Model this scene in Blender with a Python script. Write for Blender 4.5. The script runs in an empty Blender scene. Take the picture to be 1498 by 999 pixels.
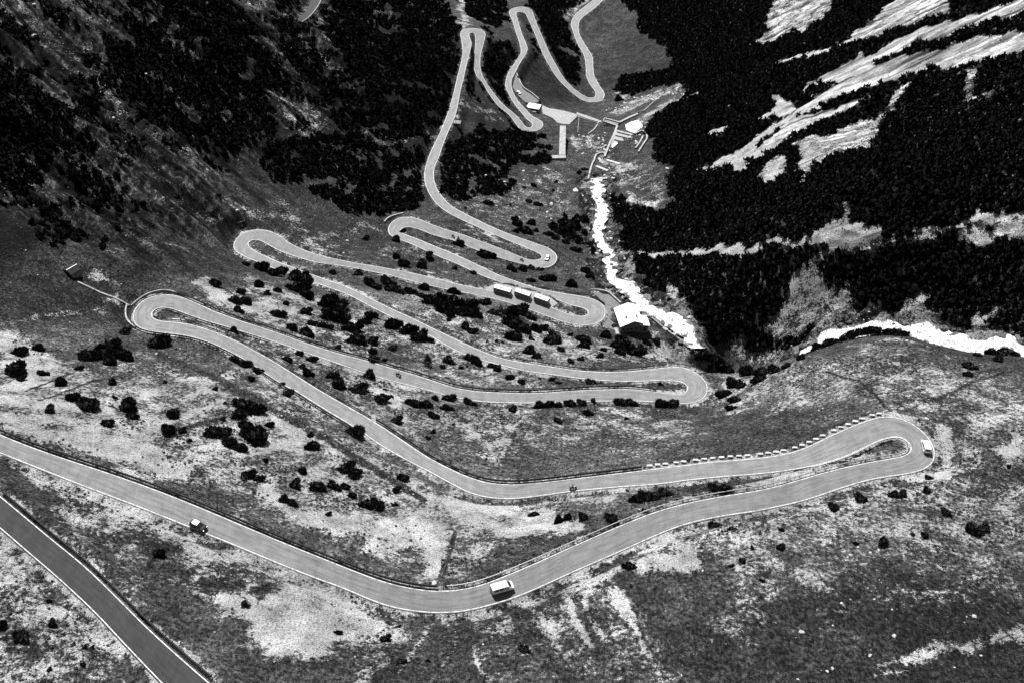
import bpy, math, random
import numpy as np
from mathutils import Vector, Matrix
random.seed(7); RNG = np.random.default_rng(11)
scene = bpy.context.scene
COL = scene.collection
R = math.radians

# ---------------------------------------------------------------- camera
CAMH, PITCH, FPX = 180.0, R(43.0), 1500.0
cam_d = bpy.data.cameras.new('camera'); cam = bpy.data.objects.new('camera', cam_d); COL.objects.link(cam)
cam.location = (0, 0, CAMH); cam.rotation_euler = (R(90) - PITCH, 0, 0)
cam_d.sensor_width = 36; cam_d.lens = 36 * FPX / 1498; cam_d.clip_start = 1; cam_d.clip_end = 6000
scene.camera = cam
# ---------------------------------------------------------------- sky (grey: the photograph is black and white)
SUN_EL, SUN_AZ = R(50), R(-18)          # azimuth measured from +Y towards +X
world = bpy.data.worlds.new("World"); scene.world = world; world.use_nodes = True
nt = world.node_tree; nt.nodes.clear()
sky = nt.nodes.new('ShaderNodeTexSky'); sky.sky_type = 'NISHITA'; sky.sun_disc = False
sky.sun_elevation = SUN_EL; sky.sun_rotation = SUN_AZ
bw = nt.nodes.new('ShaderNodeRGBToBW'); bg = nt.nodes.new('ShaderNodeBackground'); wo = nt.nodes.new('ShaderNodeOutputWorld')
nt.links.new(sky.outputs[0], bw.inputs[0]); nt.links.new(bw.outputs[0], bg.inputs[0]); nt.links.new(bg.outputs[0], wo.inputs[0])
bg.inputs[1].default_value = 0.05
sd = bpy.data.lights.new('sun', 'SUN'); sun = bpy.data.objects.new('sun', sd); COL.objects.link(sun)
sd.energy = 4.6; sd.angle = R(0.5); sd.color = (1, 1, 1)
to_sun = Vector((math.sin(SUN_AZ) * math.cos(SUN_EL), math.cos(SUN_AZ) * math.cos(SUN_EL), math.sin(SUN_EL)))
sun.rotation_euler = to_sun.to_track_quat('Z', 'Y').to_euler()
scene.view_settings.view_transform = 'Standard'; scene.view_settings.look = 'None'
scene.view_settings.gamma = 1; scene.view_settings.use_curve_mapping = False
scene.view_settings.exposure = 1.2
scene.cycles.max_bounces = 3; scene.cycles.diffuse_bounces = 1; scene.cycles.glossy_bounces = 2

# ---------------------------------------------------------------- traced data (x, y in pixels of the photograph)
CR={'c1':(640,0,4.996),'c2':(600,180,4.542),'c3':(330,300,4.993),'c4':(540,300,4.161),'c5':(170,410,4.993),'c6':(780,500,4.993),'c7':(1100,590,4.993),'c8':(800,660,4.54),'R5':(500,333,2.996),'R8':(500,666,2.996),'S':(1000,666,3.0),'R7':(0,666,2.996)}
MAIN=[('c1',[(1290,-70,1215,-70),(1215,0,1140,0),(1140,70,1060,60),(1065,125,1000,115),(1035,170,975,175),(1035,240,990,235),(1070,315,1020,315),(1130,410,1070,410),(1138,480,1082,480),(1145,550,1088,560),(1180,620,1115,620),(1215,670,1150,670),(1222,705,1155,695),(1195,740,1145,712),(1120,750,1120,715),(1050,730,1090,710),(960,660,1010,660),(880,580,930,580),(820,490,875,490),(770,400,820,390),(730,300,780,300),(695,215,742,215),(660,140,710,130),(645,105,698,90),(630,92,680,62),(605,88,620,47),(580,93,545,60),(575,105,520,90),(590,160,545,150),(615,240,572,240),(640,300,597,310),(658,350,608,365),(650,390,603,400),(600,470,555,475),(570,530,520,525),(545,580,500,580),(540,625,495,635),(555,680,515,680),(590,740,550,745),(640,795,590,800),(700,855,650,870),(755,880,690,905),(775,912,693,918),(750,950,685,930),(680,965,670,933),(610,955,645,928),(565,900,615,890),(520,840,560,830),(440,775,480,765),(370,680,410,680),(325,600,360,610),(285,560,330,555),(262,480,312,480),(268,400,318,395),(275,340,335,330),(275,280,350,270),(272,250,352,235),(265,240,325,210),(250,238,255,200),(235,243,185,212),(232,255,165,240),(240,290,172,290),(250,320,180,340),(240,370,182,400),(215,470,168,470),(190,580,142,570),(170,660,122,660),(155,740,95,760),(130,850,65,850)]),
('c2',[(250,70,195,70),(215,160,150,160),(190,235,118,235),(165,290,97,310),(158,360,92,370),(175,430,110,440),(215,490,150,510),(280,555,215,575),(370,605,310,630),(480,660,430,685),(600,715,550,740),(720,760,670,790),(850,805,790,840),(930,835,850,865),(970,870,875,885),(980,900,870,900),(955,945,840,910),(890,967,800,910),(830,957,750,895),(730,935,690,870),(600,900,590,830),(440,845,450,778),(300,785,330,735)]),
('c4',[(390,185,410,130),(310,152,340,100),(250,135,265,72),(215,135,190,70),(192,148,130,95),(190,158,103,145),(200,172,115,185),(230,183,165,205),(300,208,240,232),(400,250,340,278),(500,290,440,322),(600,335,545,365),(700,382,650,415),(800,430,740,452),(900,465,850,487),(1000,500,960,525),(1100,522,1060,555),(1200,540,1150,580),(1300,555,1220,610),(1370,572,1290,625),(1430,610,1328,642),(1442,650,1330,660),(1425,700,1318,672),(1370,728,1290,676),(1290,733,1240,668),(1180,712,1180,650),(1100,685,1110,620),(980,640,1000,588),(880,607,890,560),(780,577,800,535),(690,557,710,515),(600,540,620,498),(480,517,500,470),(360,490,380,440),(240,460,260,412),(120,428,140,390),(0,405,20,368)]),
('c3',[(930,460,960,425),(800,440,840,400),(650,420,700,370),(530,385,580,330),(420,350,480,285),(340,310,410,230),(280,275,340,195),(240,255,260,170),(200,252,160,178),(170,270,85,225),(165,290,45,290),(180,310,60,340),(215,335,150,385),(300,375,250,425),(400,420,350,465),(500,455,460,500),(600,495,550,530),(700,530,650,570),(800,565,750,605),(900,600,850,640),(1000,650,950,685),(1100,700,1050,740),(1200,750,1160,795),(1300,795,1250,840),(1400,840,1360,890),(1498,890,1470,945)]),
('R5',[(500,487,480,530),(600,533,580,572),(700,570,690,602),(820,592,810,630)]),
('c6',[(150,180,140,240),(300,202,290,262),(450,213,440,278),(600,215,600,288),(750,207,750,290),(880,192,880,285),(1000,180,1000,285),(1100,182,1070,292),(1200,225,1100,305),(1265,290,1122,325),(1280,340,1120,345),(1265,400,1108,370),(1200,440,1080,382),(1090,455,1000,375),(960,445,880,360),(800,435,760,345),(660,432,640,340),(500,435,500,343),(350,438,350,350),(180,445,180,360),(0,448,0,372)]),
('R5',[(720,768,700,720),(600,762,600,715),(500,745,500,700),(400,720,400,668),(300,693,300,636),(200,668,200,608),(100,638,100,578),(0,603,0,553)]),
('c5',[(1370,525,1370,450),(1230,475,1230,400),(1080,427,1080,348),(920,378,940,305),(780,335,820,262),(640,295,700,218),(540,260,600,168),(460,230,500,130),(400,208,430,105),(350,198,355,97),(300,203,240,110),(262,230,160,160),(252,255,108,230),(265,275,103,290),(300,290,150,345),(370,300,240,375),(450,305,360,388),(540,320,500,405),(620,340,600,430),(720,375,700,462),(820,415,800,508),(920,460,900,560),(1020,515,1000,620),(1130,575,1110,695),(1250,650,1220,765),(1370,725,1320,815),(1498,805,1450,900)]),
('R5',[(100,822,70,885),(210,890,170,955)]),
('R8',[(370,0,290,25),(440,38,370,65),(510,72,460,115),(580,100,550,163),(650,118,640,187),(720,124,740,193),(800,121,840,182),(900,112,930,170),(1000,100,1020,158),(1200,76,1210,140),(1400,52,1410,125)]),
('S',[(0,40,0,112),(150,22,170,95)]),
('c7',[(0,398,20,520),(180,375,200,500),(370,328,400,468),(520,255,560,430),(680,183,720,375),(830,122,850,310),(930,93,960,258),(1030,90,1040,246),(1130,118,1090,252),(1230,180,1130,275),(1310,262,1155,305),(1343,350,1155,340),(1335,420,1130,365),(1280,475,1090,382),(1170,510,1020,395),(1020,533,900,415),(870,558,780,438),(720,600,640,468),(570,650,490,508),(400,707,330,555),(200,755,160,603),(0,795,-20,640)]),
('c8',[(1280,415,1200,285),(1090,447,1000,322),(940,482,850,357),(800,530,720,395),(640,600,580,448),(480,672,430,510),(300,750,260,585),(130,825,100,655),(0,885,-30,715)]),
('R8',[(770,622,740,513),(640,662,620,560),(520,688,520,583),(400,693,420,590),(280,680,310,578),(160,650,190,550),(0,582,40,495)]),
('R7',[(1380,540,1400,440),(1200,468,1230,372),(1000,385,1040,292),(800,305,850,212),(600,225,650,134),(400,150,450,64),(200,72,260,2),(20,0,80,-63),(-80,-40,-20,-105),(-250,-105,-190,-170)])]
TOP=[('R7',[(-220,-10,-320,60),(0,170,-100,240),(120,270,10,333),(240,370,120,428),(380,485,250,540),(520,620,400,680),(640,740,520,808),(760,850,640,935),(930,998,800,1100),(1100,1140,960,1260)])]
def px(l):
    o=[]
    for c,ps in l:
        x0,y0,s=CR[c]
        for p in ps: o.append((x0+p[0]/s,y0+p[1]/s,x0+p[2]/s,y0+p[3]/s))
    return o
def C(c, l):
    x0, y0, s = c
    return [(x0 + p[0] / s, y0 + p[1] / s) + tuple(p[2:]) for p in l]
_SA = (820, 220, 8.32)
STREAM_A = [(862,262,882,262),(864,275,884,272),(865,285,885,285),(870,300,889,302),(871,315,891,310),(868,330,885,330),(866,345,884,345),(874,358,890,357),(883,372,901,366),(883,388,905,385),(886,405,904,402),(892,414,912,409),(903,425,929,413),(918,435,936,426),(924,446,950,441),(938,458,972,452),(964,470,988,459),(978,478,1000,467),(989,485,1013,471),(1001,493,1018,487),(1003,502,1022,499),(1013,509,1031,510)]
STREAM_B = [(1172,522,1172,508),(1187,512,1190,496),(1212,502,1218,478),(1240,500,1254,476),(1275,490,1280,469),(1300,489,1304,469),(1325,490,1322,479),(1345,498,1345,471),(1372,505,1370,473),(1395,520,1388,485),(1410,532,1408,488),(1432,528,1430,500),(1450,518,1450,492),(1466,508,1472,487),(1484,514,1487,493),(1498,532,1500,508),(1530,545,1540,520)]

# ---------------------------------------------------------------- pixel ray helpers
def rays(x, y):
    x = np.asarray(x, float); y = np.asarray(y, float)
    u = (x - 749) / FPX; v = (499.5 - y) / FPX
    return u, math.cos(PITCH) + v * math.sin(PITCH), -math.sin(PITCH) + v * math.cos(PITCH)
def at_z(x, y, z):
    dx, dy, dz = rays(x, y); t = (np.asarray(z) - CAMH) / dz
    return np.stack([dx * t, dy * t, np.zeros_like(t) + z], -1)

def cr_spline(P, n):
    """Catmull-Rom through rows of P, resampled so that steps are about n metres in the first 3 columns"""
    P = np.asarray(P, float); out = []
    for i in range(len(P) - 1):
        p0 = P[max(i - 1, 0)]; p1 = P[i]; p2 = P[i + 1]; p3 = P[min(i + 2, len(P) - 1)]
        k = max(2, int(np.ceil(np.linalg.norm((p2 - p1)[:2]) / n)))
        for j in range(k):
            t = j / k
            out.append(.5 * ((2 * p1) + (-p0 + p2) * t + (2 * p0 - 5 * p1 + 4 * p2 - p3) * t * t + (-p0 + 3 * p1 - 3 * p2 + p3) * t ** 3))
    out.append(P[-1]); return np.array(out)
def smooth(A, s):
    k = np.exp(-.5 * (np.arange(-3 * s, 3 * s + 1) / s) ** 2); k /= k.sum(); m = 3 * s
    B = np.concatenate([A[:1] + (A[:1] - A[1:m + 1][::-1]), A, A[-1:] + (A[-1:] - A[-m - 1:-1][::-1])])
    return np.stack([np.convolve(B[:, i], k, 'valid') for i in range(A.shape[1])], 1)

# road: the height falls steadily along the road, so each traced edge point can be put where it stands
def lay_road(traced, z0, grade, near_to_far=True):
    P = np.array(traced)
    z = np.zeros(len(P)) + z0
    for it in range(14):
        L = at_z(P[:, 0], P[:, 1], z); Q = at_z(P[:, 2], P[:, 3], z); c = (L + Q) / 2
        s = np.r_[0, np.cumsum(np.linalg.norm(np.diff(c[:, :2], axis=0), axis=1))]
        z = .5 * z + .5 * (z0 + grade * s)
    D = cr_spline(np.hstack([L, Q]), 1.2)
    return smooth(D, 2), np.hstack([c[:, :2], z[:, None]])
MAIN_E, MAIN_C = lay_road(px(MAIN)[::-1], 0.0, -0.10)
TOP_E, TOP_C = lay_road(px(TOP), 6.0, 0.10)
SZ_A = np.interp(np.arange(len(STREAM_A)), [0, 1, 4, 8, 10, 13, 15, 21], [-172, -168, -160, -146, -136, -127, -124, -117])
SZ_B = np.interp(np.arange(len(STREAM_B)), [0, 4, 8, 12, 16], [-106, -93, -85, -77, -70])
def lay_pairs(P, z, n=1.2):
    P = np.array(P, float)
    return smooth(cr_spline(np.hstack([at_z(P[:, 0], P[:, 1], z), at_z(P[:, 2], P[:, 3], z)]), n), 1)
STA = lay_pairs(STREAM_A, SZ_A); STB = lay_pairs(STREAM_B, SZ_B)

# ---------------------------------------------------------------- terrain: thin plate through the road, the stream and the slopes
ctrl = [tuple(p) for p in MAIN_C[::2]] + [tuple(p) for p in TOP_C]
ctrl += [tuple((STA[i, :3] + STA[i, 3:]) / 2) for i in range(0, len(STA), 14)] + [tuple((STB[i, :3] + STB[i, 3:]) / 2) for i in range(0, len(STB), 10)]
ctrl += [(150,60,18),(0,55,20),(-110,60,24),(100,95,2),(220,95,5),(320,60,30),(0,-80,60),(200,-60,60),(-200,-60,70),(-200,60,45),(-330,80,70),
 (150,130,-5),(230,130,8),(330,150,10),(200,179,-20),(260,210,-15),(340,240,5),(240,250,-35),
 (130,261,-60),(157,224,-40),(100,262,-72),(190,235,-38),
 (95,306,-135),(84,312,-132),(106,318,-128),(130,350,-85),(220,330,-45),(200,420,-75),(300,380,-5),(140,470,-115),(230,520,-75),(350,500,10),(160,620,-150),(280,650,-95),(400,620,10),(180,780,-178),(320,820,-110),(470,750,30),(150,950,-215),(320,1000,-150),(560,950,20),
 (0,1000,-225),(0,1200,-240),(-150,1000,-185),(-320,1150,-80),(0,1500,-250),(400,1500,-100),(-500,1500,0),
 (-160,250,-35),(-220,240,-8),(-180,180,-10),(-260,180,20),(-150,330,-64),(-220,340,-26),(-320,330,30),(-170,400,-72),(-250,430,-30),(-350,450,30),
 (-120,450,-108),(-130,560,-122),(-200,560,-82),(-330,600,0),(-100,700,-165),(-200,720,-110),(-370,780,20),(-90,850,-188),(-220,900,-130),(-450,950,40),(-400,300,60),(-130,130,6)]
ctrl = np.array(ctrl); CS = 100.0
def _U(r2): return r2 * np.log(r2 + 1e-9) * .5
def fit_tps(c, lam=2e-3):
    X = c[:, :2] / CS; n = len(X)
    K = _U(((X[:, None] - X[None]) ** 2).sum(-1)) + lam * np.eye(n)
    Pm = np.hstack([np.ones((n, 1)), X]); A = np.zeros((n + 3, n + 3)); A[:n, :n] = K; A[:n, n:] = Pm; A[n:, :n] = Pm.T
    return X, np.linalg.solve(A, np.r_[c[:, 2], 0, 0, 0])
TX, TW = fit_tps(ctrl)
def tps(x, y):
    q = np.stack([x.ravel(), y.ravel()], 1) / CS; out = np.empty(len(q))
    for i in range(0, len(q), 20000):
        a = q[i:i + 20000]; d = ((a[:, None] - TX[None]) ** 2).sum(-1)
        out[i:i + 20000] = _U(d) @ TW[:len(TX)] + TW[-3] + a @ TW[-2:]
    return out.reshape(x.shape)

# coarse grid of the base surface
BX0, BY0, BS = -700.0, -150.0, 5.0
bx = np.arange(BX0, 760, BS); by = np.arange(BY0, 1700, BS)
BASE = tps(*np.meshgrid(bx, by))
def grid_sample(G, x, y, x0, y0, s):
    fx = np.clip((x - x0) / s, 0, G.shape[1] - 1.001); fy = np.clip((y - y0) / s, 0, G.shape[0] - 1.001)
    ix = fx.astype(int); iy = fy.astype(int); fx = fx - ix; fy = fy - iy
    return (G[iy, ix] * (1 - fx) + G[iy, ix + 1] * fx) * (1 - fy) + (G[iy + 1, ix] * (1 - fx) + G[iy + 1, ix + 1] * fx) * fy

# fine raster: distance to, and height of, everything laid level into the slope (roads, yards, stream bed)
FX0, FY0, FS = -330.0, 20.0, 0.8
FNX, FNY = int(700 / FS), int(960 / FS)
def new_layer(): return dict(wz=np.zeros((FNY, FNX)), w=np.zeros((FNY, FNX)), d=np.full((FNY, FNX), 99.0))
def splat(lay, pts, rad=11.0):
    k = int(rad / FS)
    for x, y, z in pts:
        ix = int((x - FX0) / FS); iy = int((y - FY0) / FS)
        a0, a1, b0, b1 = max(ix - k, 0), min(ix + k + 1, FNX), max(iy - k, 0), min(iy + k + 1, FNY)
        if a0 >= a1 or b0 >= b1: continue
        X = FX0 + np.arange(a0, a1) * FS - x; Y = FY0 + np.arange(b0, b1) * FS - y
        d2 = X[None] ** 2 + Y[:, None] ** 2; w = 1 / (d2 + .4) ** 4
        lay['w'][b0:b1, a0:a1] += w; lay['wz'][b0:b1, a0:a1] += w * z
        s = lay['d'][b0:b1, a0:a1]; np.minimum(s, d2, out=s)
def fill_strip(E, step=1.1):
    out = []
    for r in E[::1]:
        a, b = r[:3], r[3:6]; n = max(2, int(np.linalg.norm(a - b) / step) + 1)
        for t in np.linspace(0, 1, n): out.append(a + (b - a) * t)
    return out
ROADL = new_layer(); splat(ROADL, fill_strip(MAIN_E)); splat(ROADL, fill_strip(TOP_E))
WATL = new_layer(); splat(WATL, fill_strip(STA, 1.6), 14); splat(WATL, fill_strip(STB, 1.6), 14)
ROADF = ROADL      # yards are added to it below

# ---------------------------------------------------------------- noise
_LAT = RNG.random((256, 256))
def vnoise(x, y):
    ix = np.floor(x).astype(int); iy = np.floor(y).astype(int); fx = x - ix; fy = y - iy
    fx = fx * fx * (3 - 2 * fx); fy = fy * fy * (3 - 2 * fy); a = ix & 255; b = iy & 255; a1 = (a + 1) & 255; b1 = (b + 1) & 255
    return (_LAT[b, a] * (1 - fx) + _LAT[b, a1] * fx) * (1 - fy) + (_LAT[b1, a] * (1 - fx) + _LAT[b1, a1] * fx) * fy
def fbm(x, y, scale, octs=4, seed=0, gain=.5):
    s = 0; a = 1; t = 0; x = x / scale + 17.3 * seed; y = y / scale + 31.7 * seed
    for o in range(octs):
        s = s + a * vnoise(x, y); t += a; a *= gain; x = (x * .8 - y * .6) * 2.03 + 5.1; y = (x * .6 + y * .8) * 1.9 + 1.7
    return s / t
def ridge(x, y, scale, octs=4, seed=0):
    s = 0; a = 1; t = 0; x = x / scale + 11.3 * seed; y = y / scale + 7.7 * seed
    for o in range(octs):
        s = s + a * (1 - np.abs(2 * vnoise(x, y) - 1)); t += a; a *= .55; x2 = (x * .8 - y * .6) * 2.1 + 3.1; y = (x * .6 + y * .8) * 2.1 + 8.7; x = x2
    return s / t
def sstep(a, b, v):
    t = np.clip((v - a) / (b - a), 0, 1); return t * t * (3 - 2 * t)

def finish_layer(lay):
    lay['z'] = lay['wz'] / np.maximum(lay['w'], 1e-12); lay['dist'] = np.sqrt(np.where(lay['d'] > 98, 400.0, lay['d']))
def level(x, y):
    """height without small relief; also distances to roads and water"""
    b = grid_sample(BASE, x, y, BX0, BY0, BS)
    inside = (x > FX0 + 1) & (x < FX0 + (FNX - 2) * FS) & (y > FY0 + 1) & (y < FY0 + (FNY - 2) * FS)
    dw = np.where(inside, grid_sample(WATL['dist'], x, y, FX0, FY0, FS), 30.0); zw = grid_sample(WATL['z'], x, y, FX0, FY0, FS)
    dr = np.where(inside, grid_sample(ROADF['dist'], x, y, FX0, FY0, FS), 30.0); zr = grid_sample(ROADF['z'], x, y, FX0, FY0, FS)
    k = sstep(1.0, 9.0, np.minimum(dw, 13)); z = np.where(dw < 13, (zw - .8) * (1 - k) + b * k, b)
    k = sstep(1.3, 6.5, np.minimum(dr, 10)); z = np.where(dr < 10, (zr - .10) * (1 - k) + z * k, z)
    return z, dr, dw
def rough_amp(x, y):
    """how rocky the slope is: strong on the mountain side to the left and by the gorge"""
    left = sstep(-100, -150, x + .0 * y) * sstep(265, 300, y + .25 * (x + 100)) + sstep(-55, -110, x) * sstep(470, 520, y)
    right = sstep(95, 150, x - .12 * (y - 300)) * sstep(300, 330, y)
    return np.clip(left, 0, 1), np.clip(right, 0, 1)
def height(x, y):
    x = np.asarray(x, float); y = np.asarray(y, float)
    z, dr, dw = level(x, y)
    m = sstep(1.6, 9, np.minimum(dr, 12)) ; mw = sstep(.5, 6, np.minimum(dw, 12))
    L_, R_ = rough_amp(x, y)
    n = (fbm(x, y, 14, 3, 1) - .5) * 1.5 + (fbm(x, y, 3.2, 2, 2) - .5) * .35
    # ribs and gullies run down the fall line of the left mountain
    xr = x * .75 - y * .66; yr = x * .66 + y * .75
    rl = (ridge(yr, xr * .33, 38, 5, 3) - .55) * 24 + (ridge(yr, xr * .5, 11, 3, 5) - .5) * 5.5
    rr = (ridge(x * .45, y, 30, 3, 4) - .55) * 6 + (ridge(x, y, 8, 2, 6) - .5) * 1.6
    bank = sstep(14, 4, dw) * (ridge(x, y, 6, 3, 8) - .5) * 4.5
    return z + m * mw * (n + L_ * rl + R_ * rr + bank)
# ---------------------------------------------------------------- yards beside the road (each laid level or on a gentle plane)
def at_base(x, y):
    """ray onto the smooth base surface"""
    dx, dy, dz = rays(x, y); t = np.full(np.shape(dx), 130.0)
    for _ in range(900):
        X, Y, Z = dx * t, dy * t, CAMH + dz * t
        h = grid_sample(BASE, np.atleast_1d(X), np.atleast_1d(Y), BX0, BY0, BS).reshape(np.shape(X))
        t = np.where(Z > h, t + np.maximum(.15, (Z - h) * .25), t)
    return np.stack([dx * t, dy * t, CAMH + dz * t], -1)
def poly_fill(P, step=1.1):
    """points inside a world polygon; the height is a plane fitted to the corners"""
    P = np.array(P); A = np.c_[P[:, :2], np.ones(len(P))]; co = np.linalg.lstsq(A, P[:, 2], rcond=None)[0]
    X, Y = np.meshgrid(np.arange(P[:, 0].min(), P[:, 0].max(), step), np.arange(P[:, 1].min(), P[:, 1].max(), step))
    m = in_poly(X, Y, P)
    return np.stack([X[m], Y[m], X[m] * co[0] + Y[m] * co[1] + co[2]], 1)
def in_poly(X, Y, P):
    m = np.zeros(np.shape(X), bool); n = len(P)
    for i in range(n):
        x1, y1 = P[i][0], P[i][1]; x2, y2 = P[(i + 1) % n][0], P[(i + 1) % n][1]
        if y1 == y2: continue
        c = ((y1 > Y) != (y2 > Y)) & (X < (x2 - x1) * (Y - y1) / (y2 - y1) + x1); m ^= c
    return m
def near_road_z(x, y):
    d = (MAIN_C[:, 0] - x) ** 2 + (MAIN_C[:, 1] - y) ** 2; return MAIN_C[d.argmin(), 2]
_c1 = (640, 0, 4.996); _c4 = (540, 300, 4.161); _h = (860, 400, 7.49); _w = (740, 120, 6.66)
def yard(pxs, z=None, slope_to=None):
    """polygon of pixels at height z -> world corners"""
    return at_z([p[0] for p in pxs], [p[1] for p in pxs], z)
def dense_z(px_, py_):      # height of the dense main road nearest to the pixel, iterated
    p = at_base(px_, py_)
    for _ in range(4):
        c = (MAIN_E[:, :3] + MAIN_E[:, 3:6]) / 2; i = ((c[:, 0] - p[0]) ** 2 + (c[:, 1] - p[1]) ** 2).argmin(); p = at_z(px_, py_, c[i, 2])
    return c[i, 2]
LAYBY = yard(C(_c4, [(690,528),(722,500),(760,484),(840,486),(900,505),(1010,530),(1100,560),(1150,600),(1110,622),(1000,592),(890,562),(800,540)]), dense_z(760, 430) )
zl = np.array([dense_z(*p[:2]) for p in C(_c4, [(690,528),(722,515),(760,525),(840,540),(900,562),(1010,585),(1100,612),(1150,632),(1110,622),(1000,592),(890,562),(800,540)])])
LAYBY = at_z(*np.array([p[:2] for p in C(_c4, [(690,528),(722,500),(760,484),(840,486),(900,505),(1010,530),(1100,560),(1150,600),(1110,622),(1000,592),(890,562),(800,540)])]).T, zl)
ZG = dense_z(884, 462) - .35
TERR = yard(C(_h, [(40,200),(120,212),(230,232),(300,290),(395,360),(470,420),(420,560),(330,640),(215,590),(165,560),(190,500),(200,430),(180,340),(120,270)]), ZG)
ZP = dense_z(757, 130)
PARK = yard(C(_c1, [(572,545),(625,645),(745,738),(700,765),(640,745),(590,700),(548,640)]), ZP - .3)
ZY = float(at_base(845, 175)[2]) + 1.0
YARD = yard(C(_w, [(345,225),(420,258),(560,282),(700,318),(820,352),(930,392),(905,402),(800,372),(680,330),(590,430),(530,430),(460,355),(360,310)]), ZY)
for P_ in (LAYBY, TERR, PARK, YARD):
    q = poly_fill(P_); fx = ((q[:, 0] - FX0) / FS).astype(int); fy = ((q[:, 1] - FY0) / FS).astype(int); splat(ROADL, q[ROADL['d'][fy, fx] > 1.5], 9)
# the short curved track at the top edge, left of centre
_A, _B = (at_base(*np.array(C((330, 0, 4.161), l)).T) for l in ([(530,-60),(522,0),(500,50),(470,90),(425,128)], [(585,-60),(578,0),(553,50),(505,108),(440,152)]))
_z = (_A[:, 2] + _B[:, 2]) / 2 + 1.0; _A = at_z(*np.array(C((330, 0, 4.161), [(530,-60),(522,0),(500,50),(470,90),(425,128)])).T, _z); _B = at_z(*np.array(C((330, 0, 4.161), [(585,-60),(578,0),(553,50),(505,108),(440,152)])).T, _z)
TRACK_E = cr_spline(np.hstack([_A, _B]), 1.5); splat(ROADL, fill_strip(TRACK_E), 9)
finish_layer(ROADL); finish_layer(WATL)

TMAX = 1700
def at(x, y, f=None):
    """where the sight line through a pixel meets the ground"""
    f = f or (lambda a, b: level(a, b)[0])
    x = np.atleast_1d(np.asarray(x, float)); y = np.atleast_1d(np.asarray(y, float))
    dx, dy, dz = rays(x, y); t = np.full(len(x), 120.0); act = np.ones(len(x), bool)
    for _ in range(700):
        g = CAMH + dz * t - f(dx * t, dy * t); act = (g > .02) & (t < TMAX)
        if not act.any(): break
        t = np.where(act, t + np.maximum(.04, g * .35), t)
    return np.stack([dx * t, dy * t, CAMH + dz * t], 1)
def at1(x, y): return at([x], [y])[0]

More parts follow.
